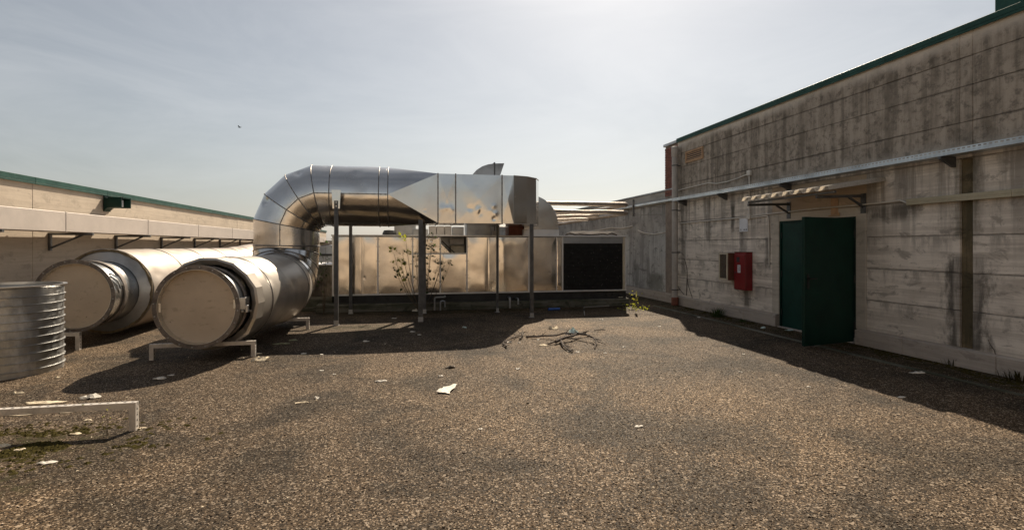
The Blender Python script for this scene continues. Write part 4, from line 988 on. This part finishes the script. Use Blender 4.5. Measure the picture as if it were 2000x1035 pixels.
for k in range(5): b.box(xf - .0095, xf - .0084, ya + .175, ya + .24 - (k % 2) * .015, 1.04 + k * .027, 1.052 + k * .027)
b.build('sticker_print', 'print_dark', dr)
ya, yb, za, zb, xf = 10.11, 10.43, 0.84, 1.44, WX - .29
t = thing('extinguisher_cabinet', 'brown metal cabinet with cream framed glass front left of red one', 'fire cabinet')
b = MB(); w = .012
b.box(xf + .01, WX - .001, ya, ya + w, za, zb); b.box(xf + .01, WX - .001, yb - w, yb, za, zb); b.box(xf + .01, WX - .001, ya + w, yb - w, za, za + w); b.box(xf + .01, WX - .001, ya + w, yb - w, zb - w, zb); b.build('body', 'brown_red', t)
b = MB(); b.box(WX - .02, WX - .002, ya + w, yb - w, za + w, zb - w); b.build('back_panel', 'yellow_inside', t)
w = .035; b = MB(); b.box(xf - .01, xf + .009, ya, yb, za, za + w); b.box(xf - .01, xf + .009, ya, yb, zb - w, zb); b.box(xf - .01, xf + .009, ya, ya + w, za + w, zb - w); b.box(xf - .01, xf + .009, yb - w, yb, za + w, zb - w); b.build('frame', 'cream_frame', t, bevel=.003)
b = MB(); b.box(xf - .003, xf + .001, ya + w, yb - w, za + w, zb - w); b.build('glass', 'glass', t)
t = thing('fire_extinguisher', 'small extinguisher standing inside the glass fronted cabinet', 'extinguisher')
em = Matrix.Translation((WX - .15, (ya + yb) / 2 - .03, za + .013))
b = MB(); b.lathe([(.0001, 0), (.06, 0), (.065, .02), (.065, .28), (.05, .33), (.022, .36)], 20, em); b.build('body', 'yellow_inside', t, ang=50)
b = MB(); b.lathe([(.022, .361), (.022, .40), (.0001, .40)], 12, em); b.box(-.08, .05, -.012, .012, .405, .42, em); b.build('valve', 'red_paint', t)

# door
t = thing('double_door', 'dark green double door with its right leaf swung open', 'door')
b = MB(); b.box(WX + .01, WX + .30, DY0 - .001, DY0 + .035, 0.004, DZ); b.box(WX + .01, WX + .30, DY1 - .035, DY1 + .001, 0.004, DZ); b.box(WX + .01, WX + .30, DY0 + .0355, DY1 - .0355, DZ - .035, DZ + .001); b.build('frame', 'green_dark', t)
b = MB(); b.box(WX + .03, WX + .075, 8.20, DY1 - .037, 0.02, DZ - .037); b.build('door_leaf', 'green_paint', t, bevel=.004)
lm = t.children[-1]; b = MB()
for zz in (.3, 1.05, 1.8): b.tube([(WX + .022, DY1 - .045, zz - .06), (WX + .022, DY1 - .045, zz + .06)], .012, 8)
b.build('hinge', 'handle_black', lm)
hin = Vector((WX - 0.03, 7.135, 0)); fre = on_z(1568.5, 676, 0.035); dv = Vector((fre.x - hin.x, fre.y - hin.y, 0)); LW = dv.length; ang_ = math.atan2(dv.y, dv.x)
lm = Matrix.Translation(hin) @ Matrix.Rotation(ang_, 4, 'Z')
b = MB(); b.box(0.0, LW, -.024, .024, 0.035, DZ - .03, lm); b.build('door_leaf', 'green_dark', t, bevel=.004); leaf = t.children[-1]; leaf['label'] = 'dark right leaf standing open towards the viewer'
# local -Y / +Y : the viewer sees the side facing -Y in world
sgn = 1 if (lm.to_3x3() @ Vector((0, 1, 0))).y < 0 else -1
b = MB(); hx = LW - .075
b.box(hx - .025, hx + .025, sgn * .025, sgn * .033, .93, 1.16, lm); b.tube([lm @ Vector((hx, sgn * .03, 1.09)), lm @ Vector((hx, sgn * .075, 1.09)), lm @ Vector((hx - .13, sgn * .08, 1.085))], .011, 8); b.build('handle', 'handle_black', leaf)
b = MB()
for zz in (.3, 1.05, 1.8): b.tube([lm @ Vector((.0, sgn * .03, zz - .06)), lm @ Vector((.0, sgn * .03, zz + .06))], .012, 8)
b.build('hinge', 'handle_black', leaf)
b = MB(); b.box(WX - .05, WX + .34, DY0 + .002, DY1 - .002, 0.0005, 0.018); tag(b.build('threshold', 'plinth_concrete', bevel=.004), 'worn concrete threshold under the green door', 'threshold')

# canopy above the door
t = thing('door_canopy', 'small corrugated sheet canopy on arms above the green door', 'canopy')
FX_, FZ_, BX_, BZ_ = 6.16, 2.44, WX - .002, 2.60
cy0, cy1, nb = 6.55, 8.66, 8
b = MB(); pv = []
for k in range(nb):
    w = (cy1 - cy0) / nb; a = cy0 + k * w
    for (f, h) in ((0.0, 0.0), (0.12, 0.06), (0.62, 0.065), (0.76, 0.0)): pv.append((a + f * w, h))
pv.append((cy1, 0.0))
vs = [Vector((FX_, y, FZ_ + h)) for y, h in pv] + [Vector((BX_, y, BZ_ + h)) for y, h in pv]
n = len(pv); vs += [v - Vector((0, 0, .006)) for v in vs]
fs = []
for i in range(n - 1):
    fs += [(i, i + 1, n + i + 1, n + i), (2 * n + i, 3 * n + i, 3 * n + i + 1, 2 * n + i + 1), (i, 2 * n + i, 2 * n + i + 1, i + 1)]
b.add(vs, fs); b.build('corrugated_sheet', 'canopy_sheet', t)
for y in (6.95, 8.60):
    b = MB(); b.bar((WX, y, 2.40), (6.3, y, 2.37), .04, .045); b.build('arm', 'post_steel', t)
    b = MB(); b.bar((WX, y, 2.22), (WX - .28, y, 2.37), .03, .03); b.build('brace', 'post_steel', t)
    b = MB(); b.box(WX - .014, WX - .0065, y - .05, y + .05, 2.12, 2.44); b.build('wall_plate', 'post_steel', t)
b = MB(); b.bar((6.32, cy0 + .05, 2.416), (6.32, cy1 - .05, 2.416), .035, .035); b.build('purlin', 'post_steel', t)
b = MB(); b.box(WX - .012, WX - .0065, 7.44, 7.60, 2.13, 2.42); b.bar((WX - .03, 7.40, 2.115), (WX - .03, 7.62, 2.115), .025, .018); b.bar((WX - .03, 7.405, 2.11), (WX - .03, 7.405, 2.16), .018, .018, (1, 0, 0)); tag(b.build('door_closer_bracket', 'wood_frame', bevel=.003), 'rusty tan bracket fixed on the lintel above the door', 'bracket')

# green housing on the roof above the wall
t = thing('roof_housing', 'dark green metal housing on the roof at top right corner', 'housing')
e0 = on_x(1952, 16, WX + .2)
b = MB(); b.box(WX + .12, WX + 1.2, e0.y - 1.6, e0.y, 4.501, 5.3); b.build('housing_shell', 'green_coping', t, bevel=.01)
b = MB(); b.box(WX + .08, WX + 1.25, e0.y - 1.65, e0.y + .05, 5.301, 5.36); b.build('housing_lid', 'green_coping', t, bevel=.01)

# ------------------------------------------------------------------ plants
def leaf_cluster(mb, c, n, spread, size, up=0.3):
    for _ in range(n):
        p = c + Vector((random.gauss(0, spread), random.gauss(0, spread), random.gauss(0, spread * 0.8)))
        d = Vector((random.uniform(-1, 1), random.uniform(-1, 1), random.uniform(-.6, .6) + up)).normalized(); s_ = d.orthogonal().normalized()
        s_ = (Matrix.Rotation(random.uniform(0, 6.28), 3, d) @ s_); L = size * random.uniform(.6, 1.3)
        q = d.cross(s_) * L * .12
        mb.add([p, p + d * L * .45 + s_ * L * .3 + q, p + d * L, p + d * L * .45 - s_ * L * .3 + q], [(0, 1, 2), (0, 2, 3)])
def shrub(name, label, base, tips, leafm, lsize, ln, spread, sr=0.010, cat='shrub', grp=None):
    t = thing(name, label, cat, group=grp); st = MB(); lf = MB()
    for tip in tips:
        tip = Vector(tip); mid = Vector((base.x * .35 + tip.x * .65, base.y * .4 + tip.y * .6, base.z * .65 + tip.z * .35)); mid.z = max(mid.z, .02)
        pts = []
        for k in range(7):
            f = k / 6; pts.append(base * (1 - f) ** 2 + mid * 2 * f * (1 - f) + tip * f * f)
        st.tube(pts, [sr * (1 - .75 * k / 6) for k in range(7)], 6)
        for k in range(4, 7):
            leaf_cluster(lf, pts[k], ln if k == 6 else max(1, ln // 3), spread, lsize)
            if k == 5:
                q = pts[k] + Vector((random.uniform(-.14, .14), random.uniform(-.1, .1), random.uniform(0, .16))); st.tube([pts[k], q], [sr * .4, sr * .2], 5); leaf_cluster(lf, q, max(1, ln // 2), spread * .7, lsize)
    st.build('stems', 'stem', t); o = lf.build('leaves', leafm, t); o['kind'] = 'stuff'; return t
sy = 12.52
sb = on_z(823, 607)
sb = Vector((sb.x, sy, 0.02))
T_ = lambda l, y=sy: [on_y(a, b_, y + random.uniform(-.12, .2)) for a, b_ in l]
shrub('shrub', 'thin branching shrub with dark and yellow leaves before the unit panels', sb, T_([(772, 526), (786, 494), (812, 500), (843, 480), (868, 490), (880, 512), (861, 512), (838, 545), (845, 458)]), 'leaf_green', 0.085, 6, 0.055)
shrub('shrub', 'sparse yellow leaved sprig at left of the branching shrub', sb + Vector((-.05, .02, 0)), T_([(792, 463), (769, 494), (783, 512)]), 'leaf_yellow', 0.11, 6, 0.05)
nb_ = Vector((-1.93, 12.6, 0)); shrub('sapling', 'thin green sapling growing in the gap beside the riser', nb_, T_([(636, 478), (632, 500), (640, 520), (627, 540)], 12.6), 'leaf_green', 0.07, 6, 0.06)
fb = on_z(1238, 600)
shrub('flowering_weed', 'small yellow flowering weed at the right end of unit plinth', fb, [on_y(a, b_, fb.y) for a, b_ in ((1240, 572), (1234, 577), (1247, 578), (1241, 586))], 'flower_yellow', 0.045, 5, 0.035, 0.005, 'weed')
pw = on_z(1232, 606); shrub('weed', 'low yellow-green weed patch by the plinth corner on sunlit deck', pw, [pw + Vector((random.uniform(-.25, .35), random.uniform(-.25, .15), random.uniform(.03, .12))) for _ in range(9)], 'leaf_yellow', 0.05, 5, 0.04, 0.004, 'weed')
# small green sprigs by the nearest frame and the far duct
for (px, py, h, lab) in ((210, 850, .22, 'tiny upright green weed beside the nearest empty frame'), (253, 640, .16, 'tiny green weed in the shade between the two ducts')):
    q = on_z(px, py); shrub('weed', lab, q, [q + Vector((random.uniform(-.03, .03), random.uniform(-.03, .03), h * k)) for k in (1, .7)], 'leaf_yellow', 0.022, 3, 0.02, 0.003, 'weed')
def tuft(px, py, n, h, label, m='leaf_green', sp=.1):
    c = on_z(px, py); b = MB()
    for _ in range(n):
        a = random.uniform(0, 6.28); r = random.random() * sp; p = c + Vector((math.cos(a) * r, math.sin(a) * r, 0)); lean = Vector((math.cos(a), math.sin(a), 0)) * random.uniform(.1, .8)
        H_ = h * random.uniform(.5, 1.1); wv = Vector((-math.sin(a), math.cos(a), 0)) * .006
        b.add([p - wv, p + wv, p + lean * H_ * .4 + Vector((0, 0, H_ * .7)) + wv * .7, p + lean * H_ * .4 + Vector((0, 0, H_ * .7)) - wv * .7, p + lean * H_ + Vector((0, 0, H_))], [(0, 1, 2, 3), (3, 2, 4)])
    tag(b.build('grass_tuft', m), label, 'grass tuft')
tuft(1401, 618, 160, .20, 'dark grass tuft at the wall foot left of the door', sp=.16)
tuft(1860, 712, 60, .10, 'dry grass tuft at the wall foot below the damp stain', 'moss', .12)
tuft(1990, 742, 90, .14, 'dry grass tuft at wall foot by the right edge', 'moss', .2)
tuft(1450, 628, 40, .06, 'small grass tuft between the dark tuft and the door', sp=.1)
# moss along the wall foot and round the nearest frame
mo = MB()
for _ in range(4200):
    if random.random() < .42:
        y = random.uniform(2.0, 12.4); x = 7.10 - abs(random.gauss(0, .22)); 
        if DY0 - .2 < y < DY1 + .2 and random.random() < .6: continue
    else:
        x = random.gauss(-3.2, .50); y = random.gauss(4.78, .20)
    if mnoise.noise(Vector((x * 2.6, y * 2.6, 0))) < -0.02: continue
    s_ = random.uniform(.012, .035); p = Vector((x, y, 0)); a = random.uniform(0, 6.28); u = Vector((math.cos(a), math.sin(a), 0)) * s_; w = Vector((-u.y, u.x, 0)); hgt = random.uniform(.004, .016)
    mo.add([p + u, p + w, p - u, p - w, p + Vector((0, 0, hgt))], [(0, 1, 4), (1, 2, 4), (2, 3, 4), (3, 0, 4)])
o = mo.build('moss', 'moss'); o['kind'] = 'stuff'; tag(o, 'dark moss cushions along the wall foot and by the nearest frame', 'moss')
# dead creepers on wall
def creeper(pts, label, r=.008):
    P = wpts(pts, WX - .012); f = []
    for i in range(len(P) - 1):
        for k in range(4): q = P[i].lerp(P[i + 1], k / 4); f.append(q + Vector((0, mnoise.noise(q * 9) * .025, 0)))
    f.append(P[-1]); pipe_thing('creeper', label, 'creeper', f, [r * (1 - .5 * i / len(f)) for i in range(len(f))], 'bark', None, 6)
creeper([(1341, 577), (1342, 545), (1341, 520), (1337, 506)], 'longest dead creeper stem climbing the wall by the downpipe', .010)
creeper([(1357, 600), (1350, 577), (1344, 555), (1343, 545)], 'slanting dead creeper stem beside the longest one')
creeper([(1336, 575), (1325, 562), (1316, 535), (1312, 516)], 'thin dead creeper curving towards the downpipe', .006)
creeper([(1946, 734), (1947, 700), (1941, 682), (1930, 663)], 'thin dead creeper rising from the plinth at far right', .005)

# fallen branches
def branch(pts, label, r):
    P = [on_z(a, b_, .02 + h) for a, b_, h in pts]; f = []
    for i in range(len(P) - 1):
        for k in range(3): q = P[i].lerp(P[i + 1], k / 3); f.append(q + Vector((mnoise.noise(q * 8) * .02, mnoise.noise(q * 8 + Vector((3, 0, 0))) * .02, abs(mnoise.noise(q * 5)) * .02)))
    f.append(P[-1]); b = MB(); b.tube(f, [r * (1 - .6 * i / len(f)) for i in range(len(f))], 7)
    for i in range(1, len(f) - 1):
        d = (f[i] - f[i - 1]).normalized(); s_ = d.cross(Vector((0, 0, 1))) * random.choice((-1, 1)); q = f[i] + (d + s_ * .9).normalized() * random.uniform(.05, .18); q.z = max(.01, q.z + random.uniform(-.01, .05)); b.tube([f[i], q], [r * .45, r * .2], 5)
    o = b.build('fallen_branch', 'bark'); tag(o, label, 'branch')
branch([(1027, 658, 0), (1055, 656.5, .02), (1085, 655, .04), (1105, 651, .07), (1128, 652, .05)], 'long straight dead branch pointing left in the twig heap', .019)
branch([(1128, 652, .07), (1145, 654, .08), (1158, 659, .06), (1165, 666, .03), (1162, 680, 0)], 'dead branch curling round at right of the twig heap', .02)
branch([(1095, 662, .03), (1099, 673, .02), (1106, 680, .01), (1118, 687, 0)], 'dead branch reaching forward from the twig heap', .019)
branch([(1085, 668, .02), (1100, 661, .05), (1118, 656, .06), (1135, 651, .04), (1150, 654, .01)], 'thick dead branch across the middle of the twig heap', .026)
branch([(1070, 672, 0), (1088, 666, .02), (1104, 660, .04), (1125, 662, 0)], 'thin crooked twig at the front of the twig heap', .014)
branch([(990, 678, 0), (983, 671, .01), (990, 665, .01), (1005, 659, .01), (1020, 648, .02)], 'forked dead twig lying along the shadow edge', .016)
branch([(1015, 662, 0), (1020, 655, .02), (1022, 647, .02)], 'short dead twig crossing the forked one', .014)
branch([(1160, 645.5, 0), (1183, 644.5, .0)], 'short thin twig lying alone right of the heap', .008)

# wire rod, blue tube
q = on_z(1140, 608); q2 = on_z(1190, 605)
pipe_thing('wire_rod', 'bent pale wire rod on the deck before the plinth', 'rod', bend([on_z(1142, 616, .01), q + Vector((0, 0, .10)), q2 + Vector((0, 0, .10))], .03), .012, 'bright_zinc', None, 6)
q = on_z(1071, 604, .03); q2 = on_z(1093, 603, .03); pipe_thing('plastic_tube', 'short blue plastic tube lying in the shade by the plinth', 'tube', [q, q2], .03, 'blue_plastic', None, 12)

# ------------------------------------------------------------------ litter
def scrap(name, px, py, w, d, m, label, cat, h=.03, group=None, seed=None):
    rs = random.Random(seed if seed is not None else px * 7 + py); c = on_z(px, py); n = 12; K = 3; vs = []; a0 = rs.uniform(0, 6.28)
    rim_ = [rs.uniform(.62, 1.15) for _ in range(n)]
    for lay in (1, 0):
        for k in range(1, K + 1):
            for j in range(n):
                q = 2 * math.pi * j / n + a0; f = k / K * rim_[j]
                p = Vector((math.cos(q) * w * .56 * f, math.sin(q) * d * .66 * f, 0)); z = .004 + h * (.2 + 1.3 * abs(mnoise.noise(Vector((p.x * 14 + px, p.y * 14 + py, 1))))) * (1 if k < K else rs.uniform(.05, .8))
                vs.append(c + p + Vector((0, 0, z if lay else max(.001, z - .006 - h * .15))))
        vs.append(c + Vector((0, 0, .004 + h * (.7 if lay else .5))))
    fs = []; S = K * n + 1
    for lay in (0, 1):
        o = lay * S
        for k in range(K - 1):
            for j in range(n): fs.append((o + k * n + j, o + k * n + (j + 1) % n, o + (k + 1) * n + (j + 1) % n, o + (k + 1) * n + j))
        for j in range(n): fs.append((o + K * n, o + j, o + (j + 1) % n))
    for j in range(n): fs.append(((K - 1) * n + j, (K - 1) * n + (j + 1) % n, S + (K - 1) * n + (j + 1) % n, S + (K - 1) * n + j))
    b = MB(); b.add(vs, fs, True); o = b.build(name, m, ang=25); tag(o, label, cat, group); return o
def sheet(px4, m, name, label, cat, h=.02):
    P = [on_z(a, b_, .006) for a, b_ in px4]; N = 7; b = MB(); vs = []
    for lay in (0, 1):
        for i in range(N + 1):
            for j in range(N + 1):
                u, v = i / N, j / N; p = P[0] * (1 - u) * (1 - v) + P[1] * u * (1 - v) + P[2] * u * v + P[3] * (1 - u) * v
                k = 1 if 0 < i < N and 0 < j < N else .6
                p = p + Vector((mnoise.noise(p * 15) * .015 * (k < 1), mnoise.noise(p * 15 + Vector((9, 0, 0))) * .02 * (k < 1), .004 + h * abs(mnoise.noise(p * 7 + Vector((0, 0, 4)))) - lay * .004)); vs.append(p)
    S = (N + 1) ** 2; fs = []
    for i in range(N):
        for j in range(N):
            a = i * (N + 1) + j; fs += [(a, a + 1, a + N + 2, a + N + 1), (S + a, S + a + N + 1, S + a + N + 2, S + a + 1)]
    b.add(vs, fs, True); tag(b.build(name, m, ang=25), label, cat)
sheet([(852, 767), (866, 757), (893, 751), (877, 769)], 'paper', 'paper_scrap', 'largest torn white sheet lying flat mid deck', 'paper', .045)
L_ = [
 ('stone_chunk', 881, 718, .14, .08, 'stone', 'dark stone chunk behind the largest white sheet', 'stone', .05),
 ('paper_scrap', 861, 735, .06, .05, 'paper', 'small white scrap between stone chunk and largest sheet', 'paper', .02),
 ('paper_scrap', 744, 745, .13, .05, 'paper', 'narrow white scrap left of the largest sheet', 'paper', .02),
 ('foam_scrap', 620, 778, .05, .05, 'paper', 'small white crumb right of the pale splinter', 'scrap', .03),
 ('paper_scrap', 590, 787, .13, .03, 'foam', 'pale splinter on the open deck before the nearer duct', 'scrap', .015),
 ('foam_scrap', 510, 704, .24, .12, 'foam', 'yellowish foam lump by the duct frame right leg', 'foam', .07),
 ('foam_scrap', 503, 691, .12, .04, 'foam', 'thin pale strip behind the yellowish foam lump', 'scrap', .015),
 ('foam_scrap', 593, 691, .07, .05, 'paper', 'left of two pale crumbs at the big shadow edge', 'scrap', .02),
 ('foam_scrap', 628, 693, .06, .05, 'paper', 'right of two pale crumbs at the big shadow edge', 'scrap', .02),
 ('foam_scrap', 629, 724, .06, .03, 'paper', 'upper of two tiny chips right of the foam lump', 'scrap', .012),
 ('foam_scrap', 653, 731, .04, .03, 'paper', 'lower of two tiny chips right of the foam lump', 'scrap', .012),
 ('foam_scrap', 1082, 642.5, .19, .09, 'foam', 'pale foam block lying behind the twig heap', 'foam', .07),
 ('plastic_scrap', 1122, 652, .20, .12, 'teal_plastic', 'crumpled pale teal plastic on the twig heap', 'plastic', .13),
 ('foam_scrap', 1060, 675, .14, .07, 'foam', 'flat pale foam flake in front of the twig heap', 'foam', .025),
 ('foam_scrap', 1108, 653, .08, .05, 'paper', 'white scrap tucked left of the teal plastic', 'scrap', .06),
 ('foam_scrap', 1174, 625, .11, .06, 'paper', 'white scrap near the shadow of the unit right end', 'scrap', .035),
 ('foam_scrap', 1014, 670, .05, .05, 'paper', 'tiny white crumb near the forked twig', 'scrap', .02),
 ('foam_scrap', 994, 669, .10, .05, 'paper', 'pale flake beside the forked twig', 'scrap', .02),
 ('foam_scrap', 1051, 664, .05, .05, 'paper', 'tiny crumb left of the twig heap', 'scrap', .02),
 ('foam_scrap', 1112, 687, .07, .04, 'paper', 'left of two crumbs before the twig heap', 'scrap', .015),
 ('foam_scrap', 1128, 687.5, .06, .04, 'paper', 'right of two crumbs before the twig heap', 'scrap', .015),
 ('foam_scrap', 1219, 678, .06, .04, 'paper', 'white crumb alone right of the twig heap', 'scrap', .015),
 ('foam_scrap', 1182, 690, .05, .04, 'paper', 'small crumb right of and before the twig heap', 'scrap', .012),
 ('foam_scrap', 1011, 721, .06, .05, 'paper', 'white crumb on open deck before the twig heap', 'scrap', .02),
 ('foam_scrap', 1288, 638, .07, .05, 'paper', 'white crumb on sunlit deck near the wall shadow', 'scrap', .02),
 ('rag', 551, 672, .24, .08, 'olive_rag', 'olive rag lying in the big duct shadow', 'rag', .03),
 ('rag', 571, 665, .14, .05, 'olive_rag', 'smaller grey-green rag behind the olive rag', 'rag', .02),
 ('paper_scrap', 715, 667, .10, .04, 'paper', 'white scrap in the middle of the big shadow', 'paper', .03),
 ('paper_scrap', 806, 648, .10, .03, 'paper', 'upper pale scrap in shadow before the middle posts', 'paper', .015),
 ('paper_scrap', 819, 654, .06, .03, 'paper', 'lower pale scrap in shadow before the middle posts', 'paper', .015),
 ('paper_scrap', 908, 640, .08, .05, 'teal_plastic', 'greenish scrap in shadow under the plenum', 'plastic', .03),
 ('paper_scrap', 810, 608, .14, .07, 'paper', 'white scrap in shade beside the middle posts foot', 'paper', .06),
 ('paper_scrap', 770, 622, .10, .04, 'paper', 'pale scrap on the sunlit patch under the duct', 'paper', .02),
 ('paper_scrap', 866, 606, .10, .05, 'paper', 'white scrap near the looped drain pipe', 'paper', .03),
 ('foam_scrap', 312, 740, .13, .06, 'paper', 'pale scrap in shadow before the nearer duct mouth', 'scrap', .03),
 ('foam_scrap', 334, 733, .07, .03, 'paper', 'small scrap right of that in duct mouth shadow', 'scrap', .012),
 ('foam_scrap', 175, 777, .17, .10, 'paper', 'crumpled white scrap behind the nearest frame', 'scrap', .05),
 ('foam_scrap', 35, 769, .12, .04, 'foam', 'yellowish foam bit before the drum', 'foam', .025),
 ('foam_scrap', 92, 787, .34, .08, 'foam', 'long pale strip just behind the nearest frame beam', 'scrap', .02),
 ('foam_scrap', 34, 808, .42, .13, 'foam', 'widest pale foam slab under the nearest frame', 'foam', .03),
 ('foam_scrap', 138, 803, .24, .09, 'foam', 'pale foam strip under the nearest frame middle', 'foam', .02),
 ('foam_scrap', 278, 837, .06, .04, 'foam', 'pale chip at the foot of nearest frame leg', 'scrap', .02),
 ('foam_scrap', 147, 848, .09, .04, 'foam', 'pale splinter at the nearest frame shadow', 'scrap', .015),
 ('foam_scrap', 172, 821, .07, .03, 'foam', 'small pale splinter among moss under the frame', 'scrap', .015),
 ('foam_scrap', 92, 904, .11, .04, 'paper', 'white splinter on deck in the lower left corner', 'scrap', .015),
 ('foam_scrap', 40, 879, .08, .04, 'foam', 'pale splinter among moss at lower left', 'scrap', .015),
 ('foam_scrap', 4, 872, .10, .06, 'foam', 'foam bit at the left edge among moss', 'foam', .025),
 ('foam_scrap', 112, 738, .06, .04, 'foam', 'pale foam crumb at the drum foot', 'foam', .03),
 ('foam_scrap', 80, 727, .12, .05, 'foam', 'foam lump leaning on the drum foot', 'foam', .05),
 ('paper_scrap', 1793, 728, .22, .07, 'paper', 'white strip in the wall shadow right of the door', 'paper', .02),
 ('paper_scrap', 1366, 620, .16, .06, 'paper', 'white paper in the wall shadow near the grass tuft', 'paper', .015),
 ('paper_scrap', 1762, 776, .08, .04, 'paper', 'grey scrap at the wall shadow edge right side', 'paper', .015),
 ('paper_scrap', 1580, 756, .05, .04, 'paper', 'white crumb on the sunlit deck before the door', 'scrap', .015),
 ('paper_scrap', 1452, 692, .05, .03, 'paper', 'white chip on sunlit deck left of the door shadow', 'scrap', .015),
 ('paper_scrap', 1446, 727, .06, .03, 'paper', 'white chip lower on the sunlit deck left of door', 'scrap', .015),
 ('foam_scrap', 1248, 833, .08, .04, 'paper', 'white splinter on the open deck lower middle', 'scrap', .015),
 ('foam_scrap', 938, 838, .04, .03, 'paper', 'tiny white chip before the largest white sheet', 'scrap', .012),
 ('foam_scrap', 1490, 641, .10, .06, 'teal_plastic', 'pale plastic bits at the door left corner', 'plastic', .03),
 ('foam_scrap', 1545, 645, .22, .05, 'teal_plastic', 'pale plastic strip along the closed leaf foot', 'plastic', .02),
]
for a in L_: scrap(*a)
dm_ = MB()
for k in range(90):
    px, py = random.uniform(150, 1700), random.uniform(655, 1000); q = on_z(px, py)
    if q.x > 5.0: continue
    w, d, a = random.uniform(.006, .016), random.uniform(.005, .012), random.uniform(0, 6.28)
    u = Vector((math.cos(a) * w, math.sin(a) * w, 0)); n_ = Vector((-math.sin(a) * d, math.cos(a) * d, 0)); h = Vector((0, 0, random.uniform(.003, .008)))
    dm_.add([q + u, q + n_, q - u, q - n_, q + u * .5 + h, q + n_ * .6 + h, q - u * .5 + h, q - n_ * .5 + h], [(0, 1, 5, 4), (1, 2, 6, 5), (2, 3, 7, 6), (3, 0, 4, 7), (4, 5, 6, 7)])
o = dm_.build('debris', 'foam'); o['kind'] = 'stuff'; tag(o, 'tiny pale chips strewn over the open deck', 'debris')

# bird
bp = on_y(468, 249, 60.0); b = MB()
b.tube([bp + Vector((-.16, 0, 0)), bp, bp + Vector((.18, 0, .02))], [.02, .06, .02], 8)
b.add([bp + Vector((-.06, 0, .02)), bp + Vector((.06, 0, .02)), bp + Vector((.0, -.42, .12)), bp + Vector((-.1, -.36, .1))], [(0, 1, 2, 3)]); b.add([bp + Vector((-.06, 0, .02)), bp + Vector((.06, 0, .02)), bp + Vector((.0, .42, .12)), bp + Vector((-.1, .36, .1))], [(3, 2, 1, 0)])
tag(b.build('bird', 'bird_dark'), 'tiny dark bird gliding in the pale sky', 'bird')
for o in bpy.data.objects:
    if '_loc' in o: del o['_loc']
